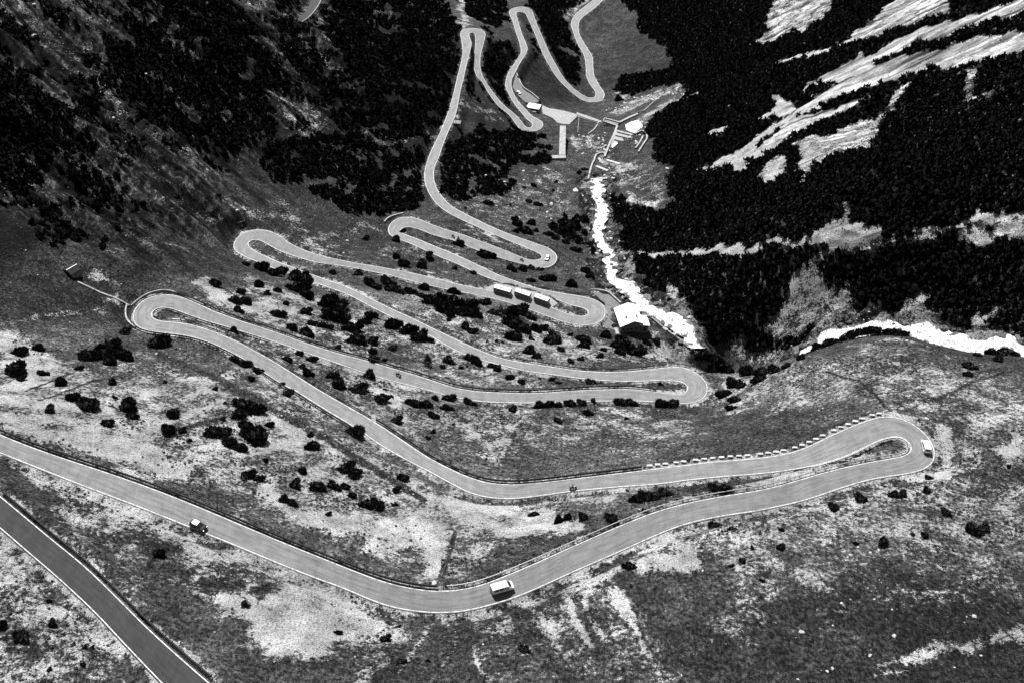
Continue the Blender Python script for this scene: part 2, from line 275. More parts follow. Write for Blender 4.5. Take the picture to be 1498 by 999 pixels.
# ---------------------------------------------------------------- ground paint (gravel, turf, rock), kept as attributes of the ground
# stroke = (value, [(x, y, r), ...]) traced from the photograph and put onto the ground; r is the half width
GRAVEL = [ # pale scree and gravel
 (.85,[(0,610,22),(60,625,26),(120,640,24),(170,655,20),(230,675,18),(270,690,16)]),
 (.75,[(0,500,14),(30,510,16),(60,545,20),(20,580,22),(90,600,16)]),
 (.7,[(60,640,14),(130,620,12),(190,590,10),(230,565,8)]),
 (.75,[(120,650,10),(200,640,12),(290,600,12),(330,580,10)]),
 (.6,[(250,540,14),(300,560,12),(370,545,10),(420,560,8)]),
 (.5,[(330,500,12),(390,530,14),(440,590,12),(490,620,12)]),
 (.75,[(400,610,10),(430,620,12),(440,635,10),(400,650,10)]),
 (.8,[(430,620,8),(480,650,8),(560,690,10),(620,720,14),(680,750,20),(740,760,22),(800,765,20),(850,770,12)]),
 (.9,[(380,720,12),(420,740,14),(480,765,16),(560,775,16),(620,780,20),(640,800,14),(635,830,12)]),
 (.8,[(600,770,20),(560,810,16),(540,800,14)]),
 (.85,[(700,770,16),(760,780,14),(800,770,14)]),
 (.7,[(780,740,12),(830,730,12),(880,735,10),(900,725,8)]),
 (.85,[(200,720,14),(250,735,10),(180,700,10)]),
 (.7,[(130,720,10),(200,750,12),(260,790,14),(320,810,14),(380,830,16),(430,850,20),(480,880,22),(530,900,16)]),
 (.85,[(330,880,14),(380,900,20),(430,900,26),(480,900,20),(400,940,14)]),
 (.75,[(500,890,14),(540,905,12),(430,870,20)]),
 (.65,[(0,800,14),(30,830,14),(80,880,10),(120,920,10),(170,970,10)]),
 (.45,[(0,900,20),(40,950,20),(120,990,20)]),
 (.55,[(20,680,8),(80,710,8),(110,720,8),(170,760,8)]),
 (.8,[(940,770,8),(980,790,14),(1000,810,16),(1020,830,12),(960,820,14),(930,830,12)]),
 (.6,[(860,850,14),(900,830,12),(950,800,16)]),
 (.55,[(780,870,10),(840,860,10),(740,890,8),(640,905,6)]),
 (.75,[(830,870,6),(850,900,6),(870,940,5)]),(.65,[(860,870,5),(890,930,5)]),(.7,[(900,860,6),(920,890,8),(940,930,6),(950,950,5)]),(.6,[(770,880,8),(800,910,10),(820,940,6)]),
 (.5,[(620,910,4),(600,950,4),(570,990,5)]),(.5,[(660,910,4),(660,950,4),(640,980,4)]),(.5,[(690,930,4),(700,970,4),(720,999,4)]),(.5,[(500,920,6),(560,960,5),(520,990,6)]),
 (.55,[(1060,720,8),(1160,700,10),(1250,680,12),(1350,690,12),(1420,660,14)]),
 (.8,[(1385,620,8),(1375,660,10),(1370,690,8),(1330,700,6)]),
 (.8,[(1480,630,12),(1490,650,12),(1470,660,10)]),
 (.45,[(1130,740,14),(1250,730,16),(1350,730,20),(1450,730,24)]),
 (.42,[(1050,790,20),(1150,780,20),(1260,780,20),(1380,770,22),(1480,790,20)]),
 (.45,[(1080,830,14),(1160,840,14),(1210,850,10)]),(.4,[(1290,830,12),(1340,850,10)]),(.4,[(1380,820,8),(1450,830,10)]),
 (.35,[(1060,900,16),(1120,910,10)]),(.35,[(1200,885,6),(1240,895,6)]),
 (.66,[(1290,990,4),(1330,972,5),(1360,958,6),(1420,940,7),(1470,930,7),(1498,920,8)]),
 (.5,[(1060,550,8),(1090,570,10),(1110,575,6)]),(.6,[(1060,560,5),(1080,590,6),(1050,600,4)]),
 (.45,[(1080,515,6),(1130,520,6),(1170,530,5)]),(.4,[(1160,560,12),(1230,550,12),(1290,540,10)]),(.45,[(1180,580,10),(1220,575,8)]),(.5,[(1260,505,6),(1310,495,5),(1350,505,5),(1390,525,5)]),
 (.42,[(1310,560,14),(1380,545,14),(1450,560,14)]),(.4,[(1310,590,8),(1370,575,8),(1440,570,8)]),(.5,[(1440,620,14),(1400,640,10)]),
 (.5,[(900,520,14),(940,515,12),(980,510,10),(1010,520,8)]),(.75,[(935,520,8),(960,500,6),(990,515,6),(1030,535,5)]),(.7,[(960,490,5),(1000,510,4),(1040,525,4)]),
 (.5,[(720,490,14),(770,500,14),(830,510,14),(880,525,10),(800,480,10)]),(.5,[(640,450,10),(690,480,10),(660,440,8)]),
 (.45,[(560,480,8),(600,500,10),(640,520,8),(700,540,8),(760,550,8)]),(.45,[(560,540,12),(620,545,12),(700,550,10),(780,560,6)]),
 (.6,[(560,580,14),(600,590,12),(590,620,12),(620,640,10)]),(.8,[(545,570,8),(570,590,8)]),(.55,[(690,620,8),(700,650,10),(720,670,10),(760,620,8)]),(.45,[(762,612,8),(650,655,8)]),
 (.5,[(330,480,12),(370,465,10),(420,480,8),(470,500,8)]),(.75,[(300,420,10),(330,440,12),(380,455,14),(420,465,8)]),(.6,[(360,410,10),(410,430,10),(450,450,10),(520,470,10)]),(.5,[(380,590,10),(440,560,8),(480,545,6)]),
 (.5,[(500,560,8),(540,545,8),(520,580,10)]),
 (.45,[(370,378,3),(420,395,3),(460,400,3)]),
 (.4,[(330,310,3),(420,310,8),(470,360,5),(520,330,5),(560,340,6)]),(.5,[(440,355,3),(470,362,3),(500,370,3)]),
 (.35,[(880,740,8),(820,720,8)]),(.5,[(620,395,3),(660,400,3)]),
 (.55,[(680,330,4),(720,345,4),(760,360,3)]),(.4,[(730,285,4),(760,283,4),(790,250,4),(820,260,8)]),(.5,[(710,260,4),(725,260,3)]),
 (.6,[(130,405,5),(150,415,6),(170,428,5)]),(.5,[(150,450,4),(175,445,4)]),(.35,[(0,470,4),(100,460,4),(160,460,4)]),
 (.45,[(310,380,2),(250,370,3),(200,345,4),(160,325,3)]),(.3,[(230,300,6),(280,310,8),(320,325,8)]),(.3,[(140,370,3),(200,368,3),(260,370,3)]),
 (.32,[(230,215,4),(270,235,6),(300,260,6),(320,280,4)]),(.3,[(170,225,3),(210,250,4),(240,275,4),(300,285,4)]),
 (.45,[(400,150,8),(420,165,12),(440,180,16),(460,190,12)]),(.6,[(412,150,6),(425,165,8)]),(.3,[(350,0,14),(390,20,14),(430,60,12),(470,100,10),(500,115,6)]),(.3,[(450,0,8),(460,40,6),(490,80,5),(515,110,3)]),
 (.3,[(100,0,20),(120,60,16),(150,120,16),(170,160,14),(200,200,8)]),(.3,[(30,10,20),(60,50,14),(100,80,10)]),
 (.35,[(510,190,2),(530,205,5),(560,215,5)]),(.4,[(560,205,4),(600,200,3),(640,195,4)]),
 (.35,[(640,5,8),(600,30,5),(640,50,3)]),(.3,[(530,10,10),(570,30,6)]),(.55,[(672,0,7),(678,20,7),(682,36,6)]),
 (.5,[(830,25,5),(845,10,4),(860,-5,4)]),
 (.3,[(660,160,8),(690,150,12),(720,165,10)]),(.4,[(662,165,4),(668,175,4)]),
 (.55,[(870,210,8),(890,240,6),(915,250,12)]),(.45,[(850,215,6),(845,200,4)]),(.35,[(910,270,10),(940,260,14),(965,285,10),(960,300,5)]),(.5,[(920,290,3),(960,292,4)]),
 (.55,[(908,165,10),(930,150,8),(960,140,8),(990,130,6)]),(.6,[(940,175,6),(970,155,5),(1000,145,5),(1020,138,4)]),(.5,[(905,145,5),(920,140,4)]),
 # the pale debris strips on the far slope
 (1,[(1540,0,9),(1498,8,8),(1400,38,8),(1330,62,8),(1290,82,8),(1250,97,6),(1210,118,6),(1180,130,4)]),
 (.95,[(1560,50,13),(1498,62,12),(1430,72,11),(1370,85,10),(1320,97,11),(1280,112,11),(1240,130,9),(1215,142,7)]),
 (.95,[(1215,142,7),(1180,158,7),(1150,178,6),(1120,195,6),(1080,222,6),(1055,238,4),(1030,249,3)]),
 (.75,[(1400,-10,14),(1380,3,14),(1320,18,12),(1280,38,9),(1250,55,4)]),(.7,[(1300,12,8),(1340,0,10)]),(.9,[(1240,66,2),(1215,73,2),(1170,85,2),(1135,95,2)]),
 (.75,[(1290,165,4),(1265,178,5),(1240,195,6),(1210,205,6),(1185,220,7),(1170,250,5),(1200,225,6)]),(.7,[(1270,190,9),(1250,205,8),(1220,218,7)]),(.75,[(1140,235,6),(1130,250,7),(1120,262,5)]),(.55,[(1320,130,4),(1300,155,4),(1280,170,4)]),
 (.95,[(1142,145,2),(1143,155,6),(1125,167,4),(1100,178,2)]),(.9,[(1060,186,2),(1048,192,4),(1035,196,2)]),(.85,[(1130,140,2),(1142,137,2)]),
 (.8,[(1015,138,3),(1022,134,2)]),(.8,[(1078,148,2),(1068,152,2)]),(.7,[(1100,148,1.5),(1090,153,1.5)]),
 (.5,[(1425,110,5),(1415,130,6),(1410,145,5),(1440,145,6)]),(.7,[(1498,178,3),(1480,182,3)]),(.6,[(1360,197,3)]),(.5,[(1236,300,3),(1230,320,4),(1232,332,3)]),
 (.95,[(925,366,2.6),(960,369,2.8),(1010,371,2.8),(1050,367,3.4),(1100,365,5),(1133,360,3),(1187,349,3),(1215,342,7),(1240,340,5),(1287,334,2)]),(.75,[(1330,330,2),(1400,327,3),(1498,323,4)]),(.6,[(1390,348,4),(1430,354,5),(1498,346,7)]),(.5,[(1250,345,4),(1300,350,4),(1350,345,5)]),
 (.6,[(1215,355,3),(1212,375,3),(1200,388,3),(1185,402,2)]),(.7,[(1158,415,4),(1165,414,3)]),
 (.56,[(1145,455,10),(1160,440,12),(1185,435,12),(1210,440,12),(1240,440,10),(1245,455,10)]),(.5,[(1170,470,14),(1200,470,10),(1225,475,8)]),
 (.55,[(1310,465,8),(1325,450,8),(1345,445,8),(1370,460,6)]),(.55,[(1430,480,8),(1450,460,7),(1455,445,6)]),(.4,[(1200,410,8),(1240,420,8)]),
 (.6,[(1130,55,8),(1140,30,10),(1165,20,14),(1190,10,12),(1210,-5,8)]),(.6,[(1110,65,4),(1140,50,8),(1170,45,8)]),(.4,[(1065,55,8),(1072,65,5)]),(.4,[(1040,58,4)]),
 (.5,[(975,430,6),(990,440,6),(1000,455,6),(1015,470,5)]),(.55,[(915,375,5),(918,390,6),(920,405,5)]),(.45,[(893,335,4),(890,350,4)]),(.35,[(860,360,8),(870,390,6),(850,400,8)]),(.45,[(845,345,5),(862,350,5)]),
]
_s3 = (1000, 0, 3.0)
GRAVEL_POLY = [
 (.84,[(75,755),(175,688),(255,652),(330,640),(400,590),(445,540),(570,505),(690,470),(800,420),(830,430),(780,455),(700,500),(560,565),(440,620),(350,690),(280,710),(290,750),(210,760),(205,735),(120,745)]),
 (.86,[(515,400),(540,360),(640,305),(740,265),(790,225),(775,250),(860,230),(880,200),(930,180),(1000,165),(1040,140),(1120,120),(1200,110),(1300,70),(1400,40),(1494,5),(1640,-20),(1640,20),(1494,50),(1400,85),(1300,115),(1200,150),(1150,185),(1060,190),(1010,190),(930,225),(870,262),(830,295),(1050,240),(1200,215),(1320,175),(1494,140),(1640,110),(1640,200),(1494,215),(1360,265),(1200,300),(1110,300),(1050,320),(940,350),(860,370),(820,400),(800,400),(690,425),(620,450),(580,465),(620,440),(690,400),(660,372),(560,385)]),
 (.85,[(370,435),(420,410),(430,430),(430,455),(490,465),(495,485),(440,520),(390,530),(290,545),(330,515),(390,490),(415,455)]),
 (.62,[(335,808),(370,750),(400,700),(450,690),(445,760),(400,805)]),
 (.64,[(490,822),(530,760),(540,700),(480,660),(470,640),(560,600),(620,620),(700,580),(780,540),(860,500),(900,490),(860,560),(840,620),(820,670),(740,680),(640,700),(560,760),(520,812)]),
 (.8,[(900,492),(915,410),(975,375),(955,410),(925,475)]),
 (.62,[(690,200),(760,150),(830,100),(890,20),(1000,-40),(1180,-40),(1160,60),(1190,75),(1100,95),(1000,120),(900,150),(800,185)]),
 (1,[(385,292),(480,258),(600,228),(640,224),(645,236),(560,252),(420,296)]),
 (.55,[(300,205),(380,130),(355,90),(380,40),(400,-40),(660,-40),(640,60),(600,100),(500,140),(400,195)]),
 (.9,[(85,592),(150,568),(190,556),(200,566),(140,598)])]
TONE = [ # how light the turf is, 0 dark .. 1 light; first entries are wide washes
 (.46,[(0,520,60),(300,620,90),(600,720,90),(900,700,60)]),(.5,[(700,470,50),(560,450,40),(820,520,30),(620,560,40)]),
 (.30,[(0,420,40),(100,425,40),(200,400,40),(300,380,30)]),(.24,[(0,370,30),(100,350,24),(200,350,20)]),(.30,[(350,260,40),(420,310,30),(500,345,40),(600,380,30)]),
 (.42,[(760,600,20),(900,620,30),(1000,640,30),(800,660,40)]),(.50,[(1100,560,40),(1200,560,40),(1350,560,60),(1450,570,50)]),(.36,[(1060,610,25),(1150,620,20),(1230,600,16)]),(.34,[(1350,620,20),(1420,600,16),(1260,570,8),(1330,520,10),(1280,560,6)]),
 (.36,[(200,770,20),(280,840,30),(330,900,25),(340,960,30)]),(.34,[(60,690,14),(120,740,16)]),(.36,[(650,950,50),(800,960,50),(560,940,20)]),
 (.34,[(1000,900,70),(1200,930,70),(1400,900,60)]),(.27,[(1100,960,60),(1250,930,50),(1450,960,60),(1450,880,40)]),(.46,[(1080,800,40),(1250,770,40),(1450,770,50)]),
 (.32,[(0,860,20),(60,930,30)]),(.34,[(30,720,20),(100,770,14),(0,690,10)]),
 (.38,[(770,300,50),(700,310,30),(820,280,30)]),(.26,[(830,120,40),(760,110,30),(720,180,30)]),(.30,[(930,60,40),(900,100,30),(960,100,20)]),(.26,[(880,215,10)]),
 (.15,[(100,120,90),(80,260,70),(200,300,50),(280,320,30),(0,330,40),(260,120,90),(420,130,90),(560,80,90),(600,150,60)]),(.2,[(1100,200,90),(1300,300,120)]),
]
DITCH = [(.27,[(295,850,5),(312,858,9),(338,855,7),(355,853,5)]),(.27,[(368,862,4),(385,862,6),(380,872,5)]),(.27,[(358,884,4),(364,886,3)]),(.3,[(215,800,6),(235,806,8),(262,802,5)]),(.28,[(270,790,2),(300,790,3),(312,792,2)]),(.22,[(1208,545,1.5),(1235,553,1.5),(1255,556,1.5),(1268,565,2),(1280,577,2),(1290,590,2),(1303,602,2)]),(.5,[(230,515,2),(300,535,2),(340,565,1.5),(350,572,1.5),(420,610,3),(470,635,3),(520,670,3),(560,690,2)]),
 (.3,[(215,510,3),(300,545,4),(380,590,5),(450,625,4),(540,680,4),(620,730,4)]),(.25,[(1240,985,3),(1280,982,3),(1320,975,3),(1335,972,2)]),(.3,[(650,830,4),(645,845,4),(660,800,3),(665,780,3)]),
 (.3,[(1370,585,2),(1420,560,1.5),(1470,545,1.5)]),(.3,[(1430,545,1.5),(1470,538,1.5)]),(.3,[(60,585,2),(130,560,2),(190,545,2)]),(.3,[(40,570,2),(100,545,2)]),(.3,[(260,630,3),(330,610,2),(290,620,2)])]
def seg_dist(X, Y, a, b, ky):
    ax, ay = a[0], a[1] * ky; bx_, by_ = b[0], b[1] * ky; Yk = Y * ky
    vx, vy = bx_ - ax, by_ - ay; L = vx * vx + vy * vy + 1e-9
    t = np.clip(((X - ax) * vx + (Yk - ay) * vy) / L, 0, 1)
    return np.hypot(X - ax - t * vx, Yk - ay - t * vy), t
def world_strokes(S):
    pts = [p for s in S for p in s[1]]; W = at([p[0] for p in pts], [p[1] for p in pts]); o = []; i = 0
    for v, ps in S:
        w = W[i:i + len(ps)]; i += len(ps)
        D = np.linalg.norm(w - np.array([0, 0, CAMH]), axis=1) / FPX
        o.append((v, [(w[j, 0], w[j, 1], ps[j][2] * D[j]) for j in range(len(ps))]))
    return o
KY = .45
def paint(A, X, Y, S, soft=.35, mode='max', wob=None):
    """A is changed in place; wob = small noise that frays the edge"""
    for v, ps in world_strokes(S):
        if len(ps) == 1: ps = ps * 2
        for a, b in zip(ps[:-1], ps[1:]):
            r = max(a[2], b[2]) * 2.1; ry = r / KY
            m = (X > min(a[0], b[0]) - r) & (X < max(a[0], b[0]) + r) & (Y > min(a[1], b[1]) - ry) & (Y < max(a[1], b[1]) + ry)
            if not m.any(): continue
            x, y = X[m], Y[m]; d, t = seg_dist(x, y, a, b, KY); rr = a[2] + (b[2] - a[2]) * t
            q = d / rr if wob is None else d / rr + wob[m]
            k = sstep(1 + soft, 1 - soft, q)
            if mode == 'max': A[m] = np.maximum(A[m], v * k)
            else: A[m] = A[m] * (1 - k) + v * k
    return A

_PW = None
def gravel_at(x, y, soft=1.0):
    global _PW
    wob = (fbm(x, y, 5.5, 3, 21) - .5) * 1.1 + (fbm(x, y, 16, 2, 22) - .5) * .8
    k = np.clip(.35 + y / 700, .4, 1.1); qx = x + (fbm(x, y, 13, 3, 51) - .5) * 12 * k; qy = y + (fbm(x, y, 15, 3, 52) - .5) * 24 * k
    far = sstep(110, 140, x) * sstep(330, 360, y); qx = x + (qx - x) * (1 - .6 * far); qy = y + (qy - y) * (1 - .6 * far)
    g = np.zeros_like(x); paint(g, qx, qy, WASH, .7, 'max', wob); paint(g, qx, qy, [(min(1, v * 1.12), [(p[0], p[1], p[2] * 1.12) for p in ps]) for v, ps in GRAVEL], soft, 'max', wob)
    if _PW is None: _PW = [(v, at(*zip(*C(_s3, P)))) for v, P in GRAVEL_POLY]
    sx = x + (fbm(x, y, 3.5, 2, 61) - .5) * 4; sy = y + (fbm(x, y, 3.5, 2, 62) - .5) * 5
    for v, P in _PW:
        m = (sx > P[:, 0].min()) & (sx < P[:, 0].max()) & (sy > P[:, 1].min()) & (sy < P[:, 1].max()); j = np.nonzero(m)[0]; j = j[in_poly(sx[j], sy[j], P)]; g[j] = np.maximum(g[j], v)
    return g, wob, qx, qy
WASH = [ # thin scattered gravel in the turf
 (.52,[(0,560,60),(200,600,80),(400,650,80),(560,730,70),(640,790,56),(800,765,34)]),(.47,[(100,730,24),(260,800,40),(400,870,44),(560,915,24)]),(.47,[(0,880,80),(120,960,60)]),
 (.47,[(330,440,30),(480,480,50),(640,500,50),(800,510,50),(930,520,30)]),(.44,[(360,520,30),(520,560,40),(640,600,50),(760,620,40)]),(.40,[(700,640,30),(860,620,40),(980,630,40)]),
 (.42,[(1080,560,50),(1240,560,60),(1400,570,60),(1498,600,60)]),(.43,[(1000,780,36),(1150,760,46),(1300,740,46),(1498,730,50)]),(.30,[(1060,830,40),(1250,830,40),(1450,830,40)]),(.33,[(700,920,40),(850,900,60),(950,950,40)]),
 (.32,[(700,300,30),(800,290,40)]),(.3,[(560,370,20),(720,350,16)]),(.3,[(440,350,20),(500,370,14)])]

# ---------------------------------------------------------------- ground mesh, finer where it is nearer
def new_obj(name, me, mats=(), parent=None, kind=None, label=None, cat=None, group=None):
    o = bpy.data.objects.new(name, me); COL.objects.link(o)
    for m in mats: me.materials.append(m)
    if parent is not None: o.parent = parent
    if kind: o['kind'] = kind
    if label: o['label'] = label
    if cat: o['category'] = cat
    if group: o['group'] = group
    return o
def np_mesh(name, V, F, smooth_=True, mat_idx=None):
    V = np.asarray(V, np.float32).reshape(-1, 3); F = np.asarray(F, np.int32); k = F.shape[1]
    me = bpy.data.meshes.new(name); me.vertices.add(len(V)); me.vertices.foreach_set('co', V.ravel())
    me.loops.add(F.size); me.loops.foreach_set('vertex_index', F.ravel())
    me.polygons.add(len(F)); me.polygons.foreach_set('loop_start', np.arange(0, F.size, k, dtype=np.int32)); me.polygons.foreach_set('loop_total', np.full(len(F), k, np.int32))
    me.polygons.foreach_set('use_smooth', np.full(len(F), smooth_, bool))
    if mat_idx is not None: me.polygons.foreach_set('material_index', np.asarray(mat_idx, np.int32))
    me.update(calc_edges=True); return me
def grid_faces(nr, nc):
    i = (np.arange(nr - 1)[:, None] * nc + np.arange(nc - 1)[None]).ravel()
    return np.stack([i, i + 1, i + nc + 1, i + nc], 1)
def add_attr(me, name, v):
    a = me.attributes.new(name, 'FLOAT', 'POINT'); a.data.foreach_set('value', np.asarray(v, np.float32).ravel())

# ---------------------------------------------------------------- materials
def mat(name, col=.5, rough=.9, spec=.2, metal=0.0):
    m = bpy.data.materials.new(name); m.use_nodes = True; b = m.node_tree.nodes['Principled BSDF']
    b.inputs['Base Color'].default_value = (col, col, col, 1); b.inputs['Roughness'].default_value = rough
    b.inputs['Specular IOR Level'].default_value = spec; b.inputs['Metallic'].default_value = metal
    return m
class NB:
    def __init__(s, m): s.m = m; s.t = m.node_tree; s.n = s.t.nodes; s.b = s.n['Principled BSDF']; s.co = None
    def link(s, a, b): s.t.links.new(a, b)
    def coord(s):
        if s.co is None: s.co = s.n.new('ShaderNodeNewGeometry').outputs['Position']
        return s.co
    def obj_coord(s): return s.n.new('ShaderNodeTexCoord').outputs['Object']
    def noise(s, scale, detail=4, rough=.6, stretch=None, co=None):
        v = co or s.coord()
        if stretch:
            mp = s.n.new('ShaderNodeMapping'); mp.inputs['Scale'].default_value = stretch[:3]; mp.inputs['Rotation'].default_value = (0, 0, stretch[3] if len(stretch) > 3 else 0); s.link(v, mp.inputs[0]); v = mp.outputs[0]
        t = s.n.new('ShaderNodeTexNoise'); t.inputs['Scale'].default_value = scale; t.inputs['Detail'].default_value = detail; t.inputs['Roughness'].default_value = rough
        s.link(v, t.inputs['Vector']); return t.outputs[0]
    def voro(s, scale, co=None):
        t = s.n.new('ShaderNodeTexVoronoi'); t.inputs['Scale'].default_value = scale; s.link(co or s.coord(), t.inputs['Vector']); return t.outputs[0]
    def attr(s, name):
        a = s.n.new('ShaderNodeAttribute'); a.attribute_name = name; return a.outputs['Fac']
    def math(s, op, a, b=None, c=None, clamp=False):
        n = s.n.new('ShaderNodeMath'); n.operation = op; n.use_clamp = clamp
        for i, v in enumerate((a, b, c)):
            if v is None: continue
            if isinstance(v, (int, float)): n.inputs[i].default_value = v
            else: s.link(v, n.inputs[i])
        return n.outputs[0]
    def ramp(s, v, a, b, lo=0, hi=1):
        n = s.n.new('ShaderNodeMapRange'); n.interpolation_type = 'SMOOTHSTEP'
        for i, q in enumerate((v, a, b, lo, hi)):
            if isinstance(q, (int, float)): n.inputs[i].default_value = q
            else: s.link(q, n.inputs[i])
        return n.outputs[0]
    def mix(s, f, a, b):
        n = s.n.new('ShaderNodeMix'); n.data_type = 'FLOAT'
        for i, v in enumerate((f, a, b)):
            if isinstance(v, (int, float)): n.inputs[i if i == 0 else i + 1].default_value = v
        for i, v in ((0, f), (2, a), (3, b)):
            if isinstance(v, (int, float)): n.inputs[i].default_value = v
            else: s.link(v, n.inputs[i])
        return n.outputs[0]
    def base(s, v): s.link(v, s.b.inputs['Base Color'])
    def bump(s, h, strength=.5, dist=.3):
        n = s.n.new('ShaderNodeBump'); n.inputs['Strength'].default_value = strength; n.inputs['Distance'].default_value = dist
        s.link(h, n.inputs['Height']); s.link(n.outputs[0], s.b.inputs['Normal'])

def ground_material():
    m = mat('turf_gravel_and_rock', .1, .95, .05); g = NB(m)
    A, T, K = g.attr('gravel'), g.attr('tone'), g.attr('rock')
    big = g.noise(.16, 5, .65); mid = g.noise(.9, 5, .7); fine = g.noise(3.2, 3, .75); grit = g.noise(9, 2, .8)
    tuft = g.noise(1.7, 4, .8, (1, .45, 1, .3))
    # gravel cover: attribute broken up by noise
    q = g.math('ADD', g.math('MULTIPLY', g.math('SUBTRACT', big, .5), 1.3), g.math('MULTIPLY', g.math('SUBTRACT', mid, .5), 1.7))
    q = g.math('ADD', q, g.math('MULTIPLY', g.math('SUBTRACT', fine, .5), 1.0))
    cov = g.ramp(g.math('ADD', g.math('MULTIPLY', A, .95), q), .38, .70)
    grav = g.math('MULTIPLY', g.math('MULTIPLY', g.ramp(fine, .30, .66, .12, .42), g.ramp(grit, .35, .65, .66, 1.22)), g.ramp(tuft, .34, .52, .5, 1.08))
    grav = g.math('MULTIPLY', grav, g.math('MULTIPLY', g.ramp(big, .36, .62, .70, 1.15), g.ramp(g.noise(.045, 3, .5), .38, .62, .78, 1.08)))
    # turf
    tv = g.math('MULTIPLY', g.ramp(tuft, .36, .64, .25, 1.9), g.ramp(grit, .38, .64, .35, 1.8))
    tv = g.math('MULTIPLY', tv, g.math('MULTIPLY', g.ramp(mid, .36, .66, .45, 1.75), g.ramp(big, .34, .66, .62, 1.4)))
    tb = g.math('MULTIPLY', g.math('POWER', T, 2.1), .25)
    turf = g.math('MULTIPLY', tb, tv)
    # scattered stones in the turf
    st = g.ramp(g.voro(.9), .10, .16, 1, 0); st = g.math('MULTIPLY', st, g.ramp(g.noise(.35, 3, .6), .52, .66))
    turf = g.mix(g.math('MULTIPLY', st, .6), turf, .30)
    # rock faces
    rk = g.math('MULTIPLY', g.ramp(g.noise(.35, 7, .8, (1, .4, .6, .5)), .45, .70, .001, .12), g.ramp(fine, .36, .66, .12, 1.8))
    v = g.mix(cov, turf, grav); v = g.mix(K, v, g.mix(g.math('MULTIPLY', cov, .75), rk, g.math('MULTIPLY', grav, .7)))
    v = g.math('MULTIPLY', v, g.attr('streak')); g.base(v)
    g.bump(g.math('ADD', g.math('MULTIPLY', mid, .8), g.math('MULTIPLY', fine, .45)), 1.0, .8)
    return m
M_GROUND = ground_material()

def ground_axes():
    y = [40.0]
    while y[-1] < 1000: y.append(y[-1] + (120 + .9 * y[-1]) * .00125)
    far = []; d = 4.0; q = y[-1]
    while q < 2300: q += d; d *= 1.12; far.append(q)
    near = [36, 30, 20, 5, -20, -60, -140, -260][::-1]
    y = np.array(near + y + far)
    u = np.arange(-.56, .5601, .00118); e = .56 + np.cumsum(.002 * 1.10 ** np.arange(34))
    return np.r_[-e[::-1], u, e], y
def build_ground():
    u, y = ground_axes(); Y = np.repeat(y[:, None], len(u), 1); X = u[None] * (120 + .9 * np.maximum(y, 0))[:, None]
    Z = height(X, Y); _, dr, dw = level(X, Y)
    F = grid_faces(len(y), len(u)); me = np_mesh('ground', np.stack([X, Y, Z], -1), F)
    x, yy = X.ravel(), Y.ravel()
    gr, wob, qx, qy = gravel_at(x, yy)
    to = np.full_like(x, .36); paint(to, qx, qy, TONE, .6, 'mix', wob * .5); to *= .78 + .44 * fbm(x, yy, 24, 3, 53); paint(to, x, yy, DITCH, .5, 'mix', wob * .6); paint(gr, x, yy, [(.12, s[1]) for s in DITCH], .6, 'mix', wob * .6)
    # gravel shoulders along the road, worn a little unevenly
    sh = sstep(2.6, .4, dr.ravel() + (fbm(x, yy, 4, 2, 30) - .5) * 2) * (.55 + .3 * fbm(x, yy, 20, 2, 31)) * (1 - .55 * sstep(260, 420, yy)); gr = np.maximum(gr, sh)
    L_, R_ = rough_amp(X, Y); dz = np.gradient(Z, axis=0) / np.gradient(Y, axis=0); dx_ = np.gradient(Z, axis=1) / np.gradient(X, axis=1)
    steep = np.hypot(dz, dx_).ravel(); st = 1 + (R_.ravel() * (fbm(yy * 1.0 + x * .12, x * .10, 2.6, 4, 71) - .5) * 3.2 + L_.ravel() * (fbm((x * .66 + yy * .75), (x * .75 - yy * .66) * .12, 3.2, 4, 72) - .5) * 5.0); add_attr(me, 'streak', np.clip(st, .12, 2.8))
    rk = np.clip(L_.ravel() * .9, 0, 1) * sstep(.5, .95, steep + .35 * fbm(x, yy, 9, 3, 33)) ; rk = np.maximum(rk, sstep(13, 5, dw.ravel() + 5 * (fbm(x, yy, 7, 2, 35) - .5)) * .9); rk = np.maximum(rk, R_.ravel() * sstep(.95, 1.3, steep))
    wetb = sstep(9, 3, dw.ravel()) * .55 * (fbm(x, yy, 5, 3, 36) > .5); gr = np.maximum(gr, wetb)
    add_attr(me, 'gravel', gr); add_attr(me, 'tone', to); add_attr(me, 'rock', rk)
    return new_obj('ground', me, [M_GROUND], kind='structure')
GROUND = build_ground()

